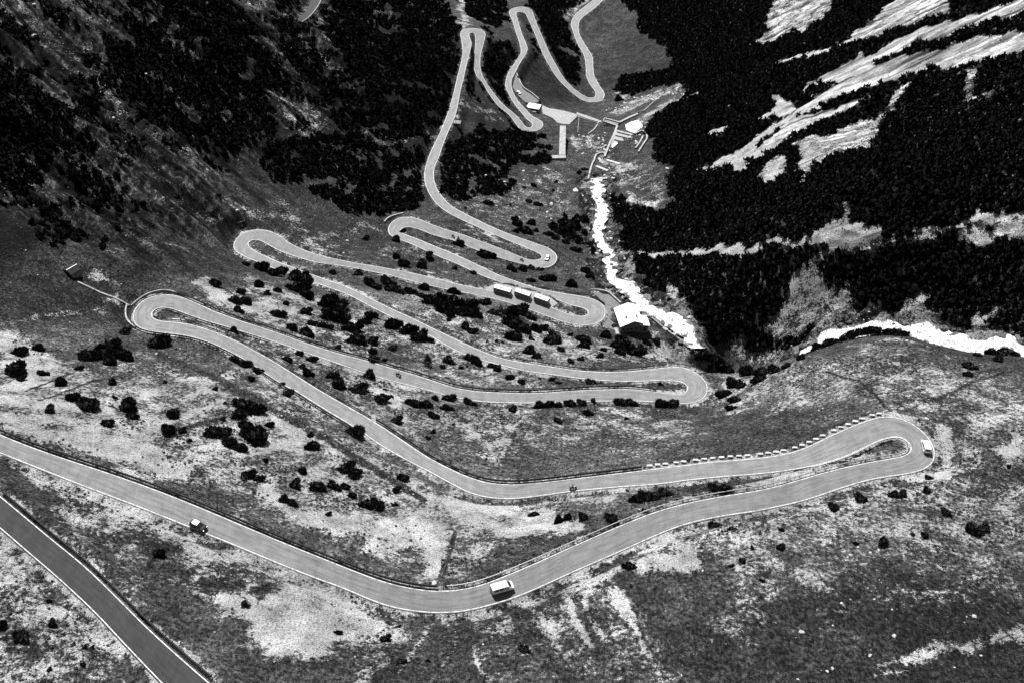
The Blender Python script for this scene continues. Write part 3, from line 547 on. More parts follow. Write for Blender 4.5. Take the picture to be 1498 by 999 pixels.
# ---------------------------------------------------------------- roads
def road_material(name, lo, hi):
    m = mat(name, .15, .85, .25); g = NB(m)
    a = g.noise(6, 3, .8); b = g.noise(.5, 4, .6, (1, .25, 1)); c = g.noise(14, 2, .8)
    v = g.math('MULTIPLY', g.ramp(a, .3, .7, .80, 1.2), g.ramp(c, .3, .7, .74, 1.26))
    w = g.attr('wheel'); v = g.math('MULTIPLY', v, g.ramp(w, 0, 1, 1.0, .955))
    cx = g.n.new('ShaderNodeCombineXYZ'); g.link(g.attr('along'), cx.inputs[0]); g.link(g.attr('across'), cx.inputs[1]); sk = g.noise(1.0, 5, .72, co=cx.outputs[0])
    v = g.math('MULTIPLY', v, g.ramp(sk, .30, .62, .62, 1.08)); v = g.math('MULTIPLY', v, g.attr('age'))
    cr = g.ramp(g.noise(1.1, 3, .6, (1, 1, 1)), .485, .50, 1, 0); cr2 = g.ramp(g.noise(1.1, 3, .6), .50, .515, 0, 1)
    crack = g.math('MULTIPLY', g.math('SUBTRACT', 1, g.math('ADD', cr, cr2)), g.ramp(g.noise(.08, 2, .5), .5, .6)); v = g.math('MULTIPLY', v, g.math('SUBTRACT', 1, g.math('MULTIPLY', crack, .22)))
    g.base(g.math('MULTIPLY', v, g.ramp(b, .3, .7, lo, hi))); g.bump(c, .15, .05); return m
M_ROAD = road_material('worn_asphalt', .148, .185); M_ROAD2 = road_material('newer_dark_asphalt', .019, .028)
def line_mat():  # worn thin
    m = mat('white_road_paint', .7, .7, .3); g = NB(m); g.base(g.ramp(g.noise(1.3, 4, .75),   .36, .60, .22, .62)); return m
M_LINE = line_mat()
def AGE(E):
    """1 = bleached old surface; the lowest leg was resurfaced up to a seam in the wide right bend"""
    if E is not MAIN_E: return np.ones(len(E))
    i = np.arange(len(E)); d = lambda x, y: ((at_z(x, y, -20)[None, :2] - ((E[:, :2] + E[:, 3:5]) / 2)) ** 2).sum(1).argmin()
    a, b, c = int(np.argmin(np.abs(i - 0))), d(640, 870), d(1262, 635); return np.interp(i, [0, b - 40, b, c, c + 1, len(E)], [.90, .84, .74, .84, .90, 1.04])
def strip_mesh(name, E, cols=9):
    t = np.linspace(0, 1, cols); V = E[:, None, :3] * (1 - t)[None, :, None] + E[:, None, 3:6] * t[None, :, None]
    me = np_mesh(name, V, grid_faces(len(E), cols)); lane = np.abs(np.abs(t - .5) * 4 - 1); add_attr(me, 'wheel', np.repeat((1 - np.clip(lane * 2.2, 0, 1))[None], len(E), 0))
    s = np.r_[0, np.cumsum(np.linalg.norm(np.diff((E[:, :2] + E[:, 3:5]) / 2, axis=0), axis=1))]; add_attr(me, 'along', np.repeat(s[:, None] * .16, cols, 1)); add_attr(me, 'across', np.repeat(t[None] * 9, len(E), 0)); add_attr(me, 'age', np.repeat(AGE(E)[:, None], cols, 1)); return me
def edge_line(E, side, inset, w):
    a, b = (E[:, :3], E[:, 3:6]) if side == 0 else (E[:, 3:6], E[:, :3]); d = b - a; L = np.linalg.norm(d, axis=1)[:, None]; n = d / L
    p = a + n * inset; q = a + n * (inset + w); up = np.array([0, 0, .012]); return np.hstack([p + up, q + up])
def build_road(E, m, name='road'):
    me = strip_mesh(name, E); new_obj(name, me, [m], kind='structure')
    V = []; F = []; k = 0
    for side in (0, 1):
        l = edge_line(E, side, .22, .17); V.append(l.reshape(-1, 3)); F.append(grid_faces(len(l), 2) + k); k += 2 * len(l)
    new_obj('road_marking', np_mesh('road_marking', np.concatenate(V), np.concatenate(F)), [M_LINE], kind='structure')
build_road(MAIN_E, M_ROAD); build_road(TOP_E, M_ROAD2)
def flat_poly(name, P, m, up=.03, kind='structure'):
    """level sheet cut to a traced outline, subdivided as a triangle fan of its plane"""
    P = np.array(P); A = np.c_[P[:, :2], np.ones(len(P))]; co = np.linalg.lstsq(A, P[:, 2], rcond=None)[0]
    me = bpy.data.meshes.new(name); V = [(p[0], p[1], p[0] * co[0] + p[1] * co[1] + co[2] + up) for p in P]
    me.from_pydata(V, [], [list(range(len(V)))]); me.update(); o = new_obj(name, me, [m], kind=kind); return o
def gravel_yard_mat(lo, hi):
    m = mat('packed_gravel', .3, .9, .1); g = NB(m); g.base(g.math('MULTIPLY', g.ramp(g.noise(.8, 5, .7), .3, .7, lo, hi), g.ramp(g.noise(8, 2, .8), .3, .7, .8, 1.15))); return m
M_YARD = gravel_yard_mat(.20, .30); M_YARD2 = gravel_yard_mat(.09, .16)
flat_poly('lay_by', LAYBY, gravel_yard_mat(.19, .27), -.03); flat_poly('gravel_yard', TERR, M_YARD2, -.02); flat_poly('parking_area', PARK, M_YARD2, -.02); flat_poly('gravel_yard', YARD, M_YARD, .0)

# ---------------------------------------------------------------- white water
def water_mat():
    m = mat('white_water', .9, .5, .3); g = NB(m)
    a = g.noise(.55, 5, .7, (1.6, .5, 1)); f = g.attr('foam'); v = g.ramp(g.math('ADD', g.math('MULTIPLY', g.math('SUBTRACT', a, .5), 2.2), f), .12, .62, .04, .85); v = g.math('MULTIPLY', v, g.ramp(g.noise(1.5, 5, .75, (1.6, .5, 1)), .38, .62, .10, 1))
    g.base(v); g.bump(g.noise(1.6, 5, .7), .6, .4); return m
M_WATER = water_mat()
def build_stream(E, seed):
    cols = 25; t = np.linspace(0, 1, cols); V = E[:, None, :3] * (1 - t)[None, :, None] + E[:, None, 3:6] * t[None, :, None]
    w = np.linalg.norm(E[:, :3] - E[:, 3:6], axis=1); n = len(E)
    V = V.copy(); V[..., 0] += (fbm(V[..., 0], V[..., 1], 5, 3, seed + 3) - .5) * 4.5; V[..., 2] += (ridge(V[..., 0], V[..., 1], 3.0, 3, seed) - .5) * 1.0 - .1
    me = np_mesh('river', V, grid_faces(n, cols)); foam = np.ones((n, cols)) * .95; ed = np.minimum(t, 1 - t)[None] * w[:, None]
    foam = .62 * sstep(-.4, 1.8, ed + (fbm(V[..., 0], V[..., 1], 3.2, 3, seed) - .5) * 6.5); add_attr(me, 'foam', foam); return new_obj('river', me, [M_WATER], kind='structure')
build_stream(STA, 41); build_stream(STB, 43)

new_obj('track', strip_mesh('track', TRACK_E), [M_ROAD2], kind='structure')
# ---------------------------------------------------------------- foliage
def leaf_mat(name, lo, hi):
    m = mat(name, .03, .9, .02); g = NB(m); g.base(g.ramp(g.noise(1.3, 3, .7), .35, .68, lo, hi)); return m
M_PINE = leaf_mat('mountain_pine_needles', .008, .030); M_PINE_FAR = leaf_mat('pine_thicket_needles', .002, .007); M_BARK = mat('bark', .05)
_ico = None
def ico(sub):
    import bmesh
    bm = bmesh.new(); bmesh.ops.create_icosphere(bm, subdivisions=sub, radius=1); V = np.array([v.co[:] for v in bm.verts]); F = np.array([[v.index for v in f.verts] for f in bm.faces]); bm.free(); return V, F
def spikes(P, N, ln, w, rng):
    """three sided needle tufts standing at P along N"""
    n = len(P); N = N / np.linalg.norm(N, axis=1)[:, None]; r = rng.normal(size=(n, 3)); a = np.cross(N, r); a /= np.linalg.norm(a, axis=1)[:, None]; b = np.cross(N, a)
    ws = w[:, None]; V = np.stack([P + a * ws, P - a * ws * .5 + b * ws * .87, P - a * ws * .5 - b * ws * .87, P + N * ln[:, None]], 1).reshape(-1, 3)
    i = np.arange(n)[:, None] * 4; F = np.concatenate([i + [0, 1, 3], i + [1, 2, 3], i + [2, 0, 3]]); return V, F
def bush_template(seed, lobes, ntuft, sub=2, aspect=1.0, h=.62, tuft=.2):
    rng = np.random.default_rng(seed); IV, IF = ico(sub); VV = []; FF = []; k = 0
    for i in range(lobes):
        a = rng.random() * 6.28; d = 0 if i == 0 else .35 + .4 * rng.random(); r = (.62 if i == 0 else .32 + .22 * rng.random())
        c = np.array([math.cos(a) * d * aspect, math.sin(a) * d, r * h * .35]); hh = h * (.8 + .5 * rng.random())
        P = IV[IV[:, 2] > -.35]; idx = -np.ones(len(IV), int); idx[IV[:, 2] > -.35] = np.arange(len(P)); F = idx[IF]; F = F[(F >= 0).all(1)]
        nz = 1 + .22 * np.sin(P[:, 0] * 7 + seed + i) * np.cos(P[:, 1] * 6 + i) + .2 * (rng.random(len(P)) - .5)
        VV.append(c + P * nz[:, None] * np.array([r * aspect, r, r * hh / .62])); FF.append(F + k); k += len(P)
        n = max(4, ntuft // lobes); D = rng.normal(size=(n, 3)); D[:, 2] = np.abs(D[:, 2]) * 1.1 - .15; D /= np.linalg.norm(D, axis=1)[:, None]
        Q = c + D * np.array([r * aspect, r, r * hh / .62]) * .92; ln = tuft * (.6 + .9 * rng.random(n)); N = D + np.array([0, 0, .9])
        v, f = spikes(Q, N, ln, ln * .38, rng); VV.append(v); FF.append(f + k); k += len(v)
    return np.concatenate(VV), np.concatenate(FF)
def scatter_mesh(name, pts, scl, templates, m, kind='stuff', label=None, cat=None, seed=5):
    rng = np.random.default_rng(seed); VV = []; FF = []; k = 0; which = rng.integers(0, len(templates), len(pts))
    for t, (V, F) in enumerate(templates):
        s = which == t; P = pts[s]; n = len(P)
        if not n: continue
        a = rng.random(n) * 6.28; sc = scl[s]; c, si = np.cos(a) * sc, np.sin(a) * sc; hz = sc * (.8 + .5 * rng.random(n))
        X = V[None, :, 0] * c[:, None] - V[None, :, 1] * si[:, None] + P[:, 0:1]; Y = V[None, :, 0] * si[:, None] + V[None, :, 1] * c[:, None] + P[:, 1:2]; Z = V[None, :, 2] * hz[:, None] + P[:, 2:3]
        VV.append(np.stack([X, Y, Z], -1).reshape(-1, 3)); FF.append((F[None] + (np.arange(n) * len(V))[:, None, None]).reshape(-1, 3) + k); k += n * len(V)
    me = np_mesh(name, np.concatenate(VV), np.concatenate(FF), False); return new_obj(name, me, [m], kind=kind, label=label, cat=cat)
FOREST_R = [[(900,-20),(932,22),(930,40),(950,55),(962,66),(988,66),(975,85),(982,100),(905,112),(898,130),(905,148),(925,140),(945,133),(990,124),(1005,130),(1000,145),(960,168),(948,185),(950,215),(985,240),(985,285),(965,310),(935,302),(905,285),(893,290),(894,320),(905,345),(918,375),(940,410),(965,435),(1010,458),(1030,480),(1050,500),(1120,508),(1172,502),(1190,484),(1225,463),(1275,458),(1345,462),(1400,474),(1440,480),(1498,495),(1640,520),(1640,-60),(1500,-60),(1400,-60),(1300,-60),(1200,-60),(1100,-60),(1000,-60),(900,-60)]]  # takes in the gorge, where thicket stands for the black shade
def blob(x, y, a, b, n=10): return [(x + a * math.cos(6.283 * i / n) * random.uniform(.75, 1.2), y + b * math.sin(6.283 * i / n) * random.uniform(.75, 1.2)) for i in range(n)]
FOREST_L = [blob(*q) for q in [(145,283,14,12),(152,296,8,8),(205,312,8,10),(120,262,10,7),(190,262,6,14),(98,345,10,14),(70,350,10,8),(225,318,10,6),(85,300,8,10),(40,318,12,5),(170,205,9,5),(140,195,10,7),(30,190,14,10),(215,240,10,4),(310,245,8,6),(322,305,5,8),(260,290,7,3),(300,318,10,2.5),(15,60,10,12),(130,85,8,5),(160,62,10,6),(190,65,6,5)]] + [[(175,-40),(345,-40),(352,25),(372,50),(395,85),(412,105),(420,140),(398,160),(405,190),(388,200),(330,215),(250,213),(228,190),(205,150),(180,120),(158,92),(165,70),(190,60),(178,30)],
 [(400,-10),(425,-10),(420,30),(430,45),(455,75),(480,110),(510,120),(545,160),(550,180),(500,170),(470,145),(440,118),(420,90),(405,50)],
 [(470,-40),(640,-40),(665,30),(678,45),(672,100),(668,130),(650,180),(640,190),(610,195),(560,205),(520,175),(545,160),(510,110),(490,80),(475,50),(475,20)],
 [(375,212),(470,205),(500,170),(560,170),(560,195),(530,200),(560,218),(620,215),(628,235),(618,265),(615,300),(590,312),(540,315),(500,310),(480,300),(455,280),(430,262),(400,258),(378,235)],
 [(672,200),(690,185),(740,190),(780,196),(805,205),(812,225),(795,238),(740,248),(735,265),(715,275),(690,280),(655,275),(640,262),(638,250)],
 [(698,60),(712,80),(740,60),(755,75),(765,130),(745,140),(738,165),(760,190),(745,185),(715,140),(698,110),(690,70)],
 [(775,30),(785,50),(800,90),(830,130),(850,120),(845,80),(830,45),(835,20),(820,-30),(775,-30),(772,10)],
 [(686,62),(692,62),(690,100),(700,140),(690,145),(680,110)],[(776,22),(768,30),(778,90),(790,60)],[(640,-40),(740,-40),(745,20),(735,40),(715,50),(700,30),(680,20)],
 [(0,85),(25,95),(60,130),(95,175),(115,200),(112,235),(60,245),(30,225),(0,225)],[(0,215),(40,235),(40,280),(25,290),(0,290)],[(10,30),(40,40),(60,75),(75,90),(55,95),(20,60)],[(110,150),(140,150),(150,165),(150,200),(135,195)],
 [(102,300),(110,330),(118,372),(108,378),(98,350)],[(130,270),(150,275),(162,290),(150,302),(130,290)],[(60,130),(90,150),(110,165),(120,190),(90,180)],[(175,250),(185,285),(182,330),(172,330),(176,290)],[(118,215),(140,215),(138,228),(118,232)],  # first outline is cliff shade, filled with dark scrub
 [(640,262),(655,275),(690,280),(740,262),(760,275),(740,285),(700,290),(670,295),(645,285)],
 [(840,20),(880,-40),(760,-60),(775,-10),(810,10)],[(895,330),(870,320),(850,318),(840,340),(862,350),(865,375),(880,360)],[(800,335),(830,318),(850,330),(862,352),(850,362),(820,350)]]
def poly_world(pl): return [at([p[0] for p in P], [p[1] for p in P]) for P in pl]
def thicket(polys, spacing, tmpl, smin, smax, seed, name, label, cat, grav_max=.32, keep=.5):
    W = poly_world(polys); allp = np.concatenate(W); x0, y0 = allp[:, :2].min(0); x1, y1 = allp[:, :2].max(0); rng = np.random.default_rng(seed)
    X, Y = np.meshgrid(np.arange(x0, x1, spacing), np.arange(y0, y1, spacing)); X = (X + (rng.random(X.shape) - .5) * spacing * 1.1).ravel(); Y = (Y + (rng.random(Y.shape) - .5) * spacing * 1.1).ravel()
    wx = (fbm(X, Y, 12, 3, seed) - .5) * 14; wy = (fbm(X, Y, 12, 3, seed + 9) - .5) * 14; m = np.zeros(len(X), bool)
    for P in W: m |= in_poly(X + wx, Y + wy, P)
    X, Y = X[m], Y[m]; u = np.abs(X) / (120 + .9 * np.maximum(Y, 0)); m = (u < .78) & (Y < 1500); X, Y = X[m], Y[m]
    g = gravel_at(X, Y, .4)[0]; g = np.where(g > .45, g, g * .6)
    _, dr, dw = level(X, Y); m = (g < grav_max + rng.random(len(X)) * .12) & (dr > 2.2) & (dw > 3.0) & (fbm(X, Y, 9, 3, seed + 3) > (keep - .22) * .9)
    X, Y = X[m], Y[m]; P = np.stack([X, Y, height(X, Y) - .25], 1); s = smin + (smax - smin) * rng.random(len(P)) ** 1.4
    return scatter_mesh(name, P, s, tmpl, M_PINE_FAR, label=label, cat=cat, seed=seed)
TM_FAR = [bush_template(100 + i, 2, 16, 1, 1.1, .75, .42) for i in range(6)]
thicket(FOREST_R, 2.0, TM_FAR, 1.4, 2.9, 61, 'pine_thicket', 'dense black mountain pine thicket covering the slope right of the stream and filling the gorge shade', 'thicket', .40, .40)
print('TOPEDGE', at1(1000, 4), at1(1300, 4), at1(600, 4), at1(100, 4))
thicket(FOREST_L, 2.1, TM_FAR, 1.3, 2.7, 62, 'pine_thicket', 'dark pine thicket and cliff-shade scrub on the rocky slope left of and between the far hairpins', 'thicket', .40, .63)

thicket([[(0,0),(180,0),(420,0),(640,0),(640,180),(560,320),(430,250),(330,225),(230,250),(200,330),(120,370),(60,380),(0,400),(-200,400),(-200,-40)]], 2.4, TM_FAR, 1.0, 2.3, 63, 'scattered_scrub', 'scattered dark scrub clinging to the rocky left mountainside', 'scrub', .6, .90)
# ---------------------------------------------------------------- single shrubs: zone -> crop, [(x, y, width)] in crop pixels
_R4 = (0, 333, 2.996); _R5 = (500, 333, 2.996); _R8 = (500, 666, 2.996); _S = (1000, 666, 3.0); _R7 = (0, 666, 2.996); _R6 = (1000, 333, 3.0); _c2 = (600, 180, 4.542)
SHRUBS = [
 ('on the pale slope at the left edge', _R4, [(85,541,62),(172,527,48),(550,456,52),(75,625,96),(95,660,42),(187,633,42),(343,610,32),(262,680,56),(218,795,56)]),
 ('in the clump left of the tight left bend', _R4, [(400,558,90),(455,548,90),(510,515,86),(545,558,80),(478,582,66)]),
 ('on the middle of the pale left slope', _R4, [(690,500,110),(492,681,42),(722,675,22),(503,743,22),(330,742,70),(382,772,84),(475,855,60),(560,780,86),(580,825,42),(765,815,76),(740,890,70),(800,892,36),(835,932,28)]),
 ('in the dark clump above the lowest road', _R4, [(930,897,80),(990,893,60),(1000,942,70),(1050,962,56),(1075,780,100),(1120,795,80),(1045,822,56),(1080,868,70),(1110,905,110),(1180,862,42),(980,840,28),(943,708,24),(985,770,20)]),
 ('beside the second road on its near side', _R4, [(1255,727,62),(1100,662,36),(1135,622,42),(1030,575,60),(1070,592,66),(1240,682,22),(1375,950,86),(1360,905,26)]),
 ('between the second and third roads', _R4, [(1258,577,42),(1370,577,44),(1315,550,36),(1325,612,44),(1350,635,50),(1455,650,46),(1482,685,80),(1028,452,56)]),
 ('on the gravel below the second left bend', _R4, [(945,250,56),(1030,312,70),(1075,322,50),(1045,360,46),(1060,280,46),(1090,330,26),(1130,250,50),(1220,375,60),(1250,335,32),(1340,368,46),(1215,275,36),(1170,290,36)]),
 ('in the thick clump below the second left bend', _R4, [(1290,215,90),(1335,228,80),(1310,262,90),(1345,295,60),(1080,165,36),(1150,178,66),(1200,200,60),(1240,190,56),(1340,465,76),(1280,440,46),(1370,420,46),(1410,430,36)]),
 ('in the large clump right of the gravel', _R4, [(1440,325,90),(1490,345,90),(1460,385,90),(1430,360,60),(1500,400,70),(1460,190,46),(1450,440,36),(1480,522,26)]),
 ('on the slope under the second road', _R5, [(60,900,86),(235,845,60),(400,893,28),(378,920,24),(490,857,18),(400,820,46),(175,755,66),(115,650,70),(75,705,76),(5,700,28),(190,710,18),(215,740,22)]),
 ('on the near verge of the third road', _R5, [(325,770,76),(380,775,48),(440,785,36),(410,745,42),(465,745,56),(465,785,42),(560,763,56),(750,793,46),(948,845,46),(1078,807,46),(1245,833,22)]),
 ('in the row along the right end of the third road', _R5, [(868,778,56),(905,772,46),(950,776,50),(1000,768,50),(1050,763,46),(1100,757,26),(1230,757,60),(1262,765,56),(1405,772,60),(1445,766,66)]),
 ('on the near verge of the fourth road', _R5, [(60,492,76),(140,500,56),(225,530,42),(140,540,52),(143,570,42),(185,580,26),(50,440,80),(105,405,56),(130,382,50),(230,425,80),(290,450,76),(340,480,76),(380,492,50)]),
 ('on the bank between the third and fourth roads', _R5, [(470,580,56),(570,572,56),(595,592,46),(440,607,32),(520,610,26),(550,605,18),(655,603,44),(685,618,46),(740,657,40),(788,677,36),(868,662,18),(918,665,30),(950,678,22),(1095,678,50),(1397,685,28)]),
 ('on the bank below the parked buses', _R5, [(470,400,32),(545,435,56),(570,455,50),(635,500,14),(675,497,18),(705,500,18),(665,372,42),(735,370,76),(780,358,70),(820,385,52),(750,420,90),(790,440,70)]),
 ('on the stony bank below the white house', _R5, [(760,475,90),(850,440,56),(890,440,46),(925,488,84),(830,482,28),(820,538,56),(850,562,46),(1000,470,28),(1060,490,64),(1058,520,46),(1003,588,38),(1047,578,30),(1130,565,42),(960,537,40)]),
 ('in the dark clump just below the white house', _R5, [(1150,535,36),(1195,515,56),(1240,510,90),(1280,540,84),(1225,545,60),(1310,530,50),(1150,472,56),(1230,482,56),(1380,500,36),(1335,495,46)]),
 ('in the long row above the fourth road', _R5, [(115,240,60),(150,258,50),(200,235,70),(215,265,60),(70,200,46),(250,275,56),(300,280,50),(365,262,60),(350,300,40)]),
 ('in the densest clump left of the parked buses', _R5, [(400,320,80),(440,350,80),(485,325,80),(500,275,56),(520,360,90),(560,335,70),(590,375,60),(470,375,60),(620,325,50),(640,318,40)]),
 ('on the grass between the fifth and sixth roads', _R5, [(510,72,50),(625,118,60),(655,125,40),(385,108,36),(235,53,46),(105,45,36),(235,128,42),(385,135,46),(265,160,56),(350,162,56),(495,175,26),(580,195,26)]),
 ('beside the far hairpin with the white car', _R5, [(745,180,46),(790,178,40),(830,176,34),(868,182,26),(905,222,62),(830,230,32),(1000,250,56),(1070,190,46),(1085,215,36),(270,14,24)]),
 ('in the middle ground of the lowest slope', _R8, [(20,45,80),(60,80,60),(270,98,56),(240,152,42),(50,175,46),(118,212,70),(165,222,60),(15,135,46),(232,216,26),(190,800,46),(250,745,18),(260,905,36),(380,900,18)]),
 ('between the two lowest roads', _R8, [(840,250,42),(945,280,50),(985,268,44),(1057,270,56),(1180,273,60),(1320,240,22),(1290,190,66),(1330,180,70),(1375,172,70),(1420,160,60),(1250,152,12)]),
 ('below the lowest bend', _R8, [(1260,478,46),(800,850,46),(1270,572,18)]),
 ('on the right slope near the rightmost bend', _S, [(130,142,56),(172,142,60),(655,225,50),(772,184,52),(935,168,50),(965,162,36),(1070,150,38),(1078,97,30),(1425,50,22),(1150,253,42),(1265,332,60),(1308,325,60)]),
 ('low on the right slope', _S, [(1058,351,36),(1003,352,18),(875,380,54),(753,385,22),(430,321,28),(212,320,28),(168,332,13),(130,307,50),(300,406,26),(425,405,40),(258,463,38),(210,485,22),(343,547,22)]),
 ('between the lowest road and the gravel patch', _R7, [(1100,80,60),(1130,95,50),(1328,60,56),(1165,20,28),(1250,190,50),(1285,205,50),(1295,125,60),(1385,137,66),(1465,130,60),(1440,257,28)]),
 ('in the bottom left corner', _R7, [(693,430,54),(12,745,48),(232,733,40),(97,790,56),(370,838,26),(403,840,22),(212,636,26),(362,912,20),(215,935,20),(1480,770,36),(1075,650,34)]),
 ('on the meadow edge above the right torrent', _R6, [(590,525,66),(625,510,56),(665,500,56),(700,490,56),(740,475,60),(780,465,56),(820,455,60),(860,450,50),(900,458,56),(945,462,50),(985,470,44),(518,570,50)]),
 ('beside the torrent at the right edge', _R6, [(1350,548,60),(1400,552,66),(1380,580,50),(1255,610,46),(1245,645,32),(1460,560,40),(1290,560,30)]),
 ('around the right end of the fourth road', _R6, [(210,790,42),(175,730,56),(225,755,46),(215,685,66),(250,690,50),(330,665,56),(400,625,66),(350,635,66),(280,632,66),(450,610,36),(90,560,70),(140,585,76),(190,610,76)]),
 ('on the far meadow below the paved yard', _c2, [(410,455,42),(490,452,46),(580,420,56),(630,432,46),(680,392,46),(820,415,36),(760,430,26),(520,530,50),(365,565,26),(790,520,46),(850,540,52),(655,545,30),(950,450,26),(970,390,26),(1125,330,36),(1160,310,36)]),
 ('in the dark clump beside the far hairpin', _c2, [(715,670,80),(700,640,56),(800,665,70),(770,715,76),(840,715,46),(700,720,46),(920,740,56),(970,765,70),(1040,790,70),(1100,840,60),(1000,715,60),(1080,695,56),(1110,620,50),(950,690,40)]),
]
ORD = ['', 'first', 'second', 'third', 'fourth', 'fifth', 'sixth', 'seventh', 'eighth', 'ninth', 'tenth', 'eleventh', 'twelfth', 'thirteenth', 'fourteenth', 'fifteenth', 'sixteenth', 'seventeenth', 'eighteenth', 'nineteenth', 'twentieth']
TM_NEAR = [bush_template(200 + i, 4 + i % 3, 520, 2, 1.0 + .16 * (i % 3), .66, .27) for i in range(6)]
BUSH_ME = [np_mesh('shrub', V, F, False) for V, F in TM_NEAR]
for me in BUSH_ME: me.materials.append(M_PINE)
SHRUB_PX = []
def build_shrubs():
    rng = np.random.default_rng(3)
    for zone, crop, items in SHRUBS:
        items = sorted(items); pts = [(crop[0] + x / crop[2], crop[1] + y / crop[2], w / crop[2]) for x, y, w in items]
        W = at([p[0] for p in pts], [p[1] + p[2] * .16 for p in pts]); base = height(W[:, 0], W[:, 1])
        _, dr, _ = level(W[:, 0], W[:, 1])
        for j, (p, w) in enumerate(zip(pts, W)):
            D = np.linalg.norm(w - np.array([0, 0, CAMH])) / FPX; r = p[2] * D * .47
            me = BUSH_ME[int(rng.integers(0, 6))]; o = new_obj('shrub', me, parent=None); x, y = w[0], w[1]
            if dr[j] < r * .6:      # keep it off the carriageway
                g = np.array([(level(np.array([x + e]), np.array([y]))[1][0] - dr[j], level(np.array([x]), np.array([y + e]))[1][0] - dr[j]) for e in (.8,)][0]); n = np.linalg.norm(g)
                if n > 1e-3: x, y = np.array([x, y]) + g / n * (r * .6 - dr[j])
            o.location = (x, y, float(height(np.array([x]), np.array([y]))[0]) - .06 * r); o.rotation_euler = (0, 0, float(rng.random() * 6.28))
            o.scale = (r * 1.06, r * 1.0 * float(.8 + .35 * rng.random()), r * float(.85 + .45 * rng.random()))
            adj = 'large' if w is not None and r > 3.2 else 'middling' if r > 1.7 else 'small'
            o['label'] = f"{adj} shrub, {ORD[j + 1]} from left {zone}"; o['category'] = 'shrub'; o['group'] = 'dark pine shrubs ' + zone
            SHRUB_PX.append((x, y, r))
build_shrubs()

# ---------------------------------------------------------------- low heath and juniper mats in the turf
M_HEATH = leaf_mat('heath', .014, .05)
def heath():
    rng = np.random.default_rng(404); n = 420000; d = 45 + 480 * rng.random(n) ** .75; u = (rng.random(n) - .5) * 1.16; X = u * (120 + .9 * d); Y = d
    cl = fbm(X, Y, 6.5, 3, 81); cl2 = fbm(X, Y, 30, 2, 82); m = (cl + .5 * (cl2 - .5) > .585) | (rng.random(n) < .012); X, Y = X[m], Y[m]
    g = gravel_at(X, Y)[0]; _, dr, dw = level(X, Y); q = rng.random(len(X)); m = (q < np.where(g > .75, .05, np.where(g > .3, .5, .22))) & (dr > .9) & (dw > 1.5); X, Y = X[m], Y[m]; s = .16 + .5 * rng.random(len(X)) ** 2.2
    print('HEATH', len(X))
    T = [bush_template(500 + i, 1, 12, 1, 1.2, .42, .3) for i in range(4)]
    scatter_mesh('heath_cover', np.stack([X, Y, height(X, Y) - .03], 1), s, T, M_HEATH, label='low dark heath and juniper tufts scattered through turf and gravel', cat='heath', seed=12)
heath()
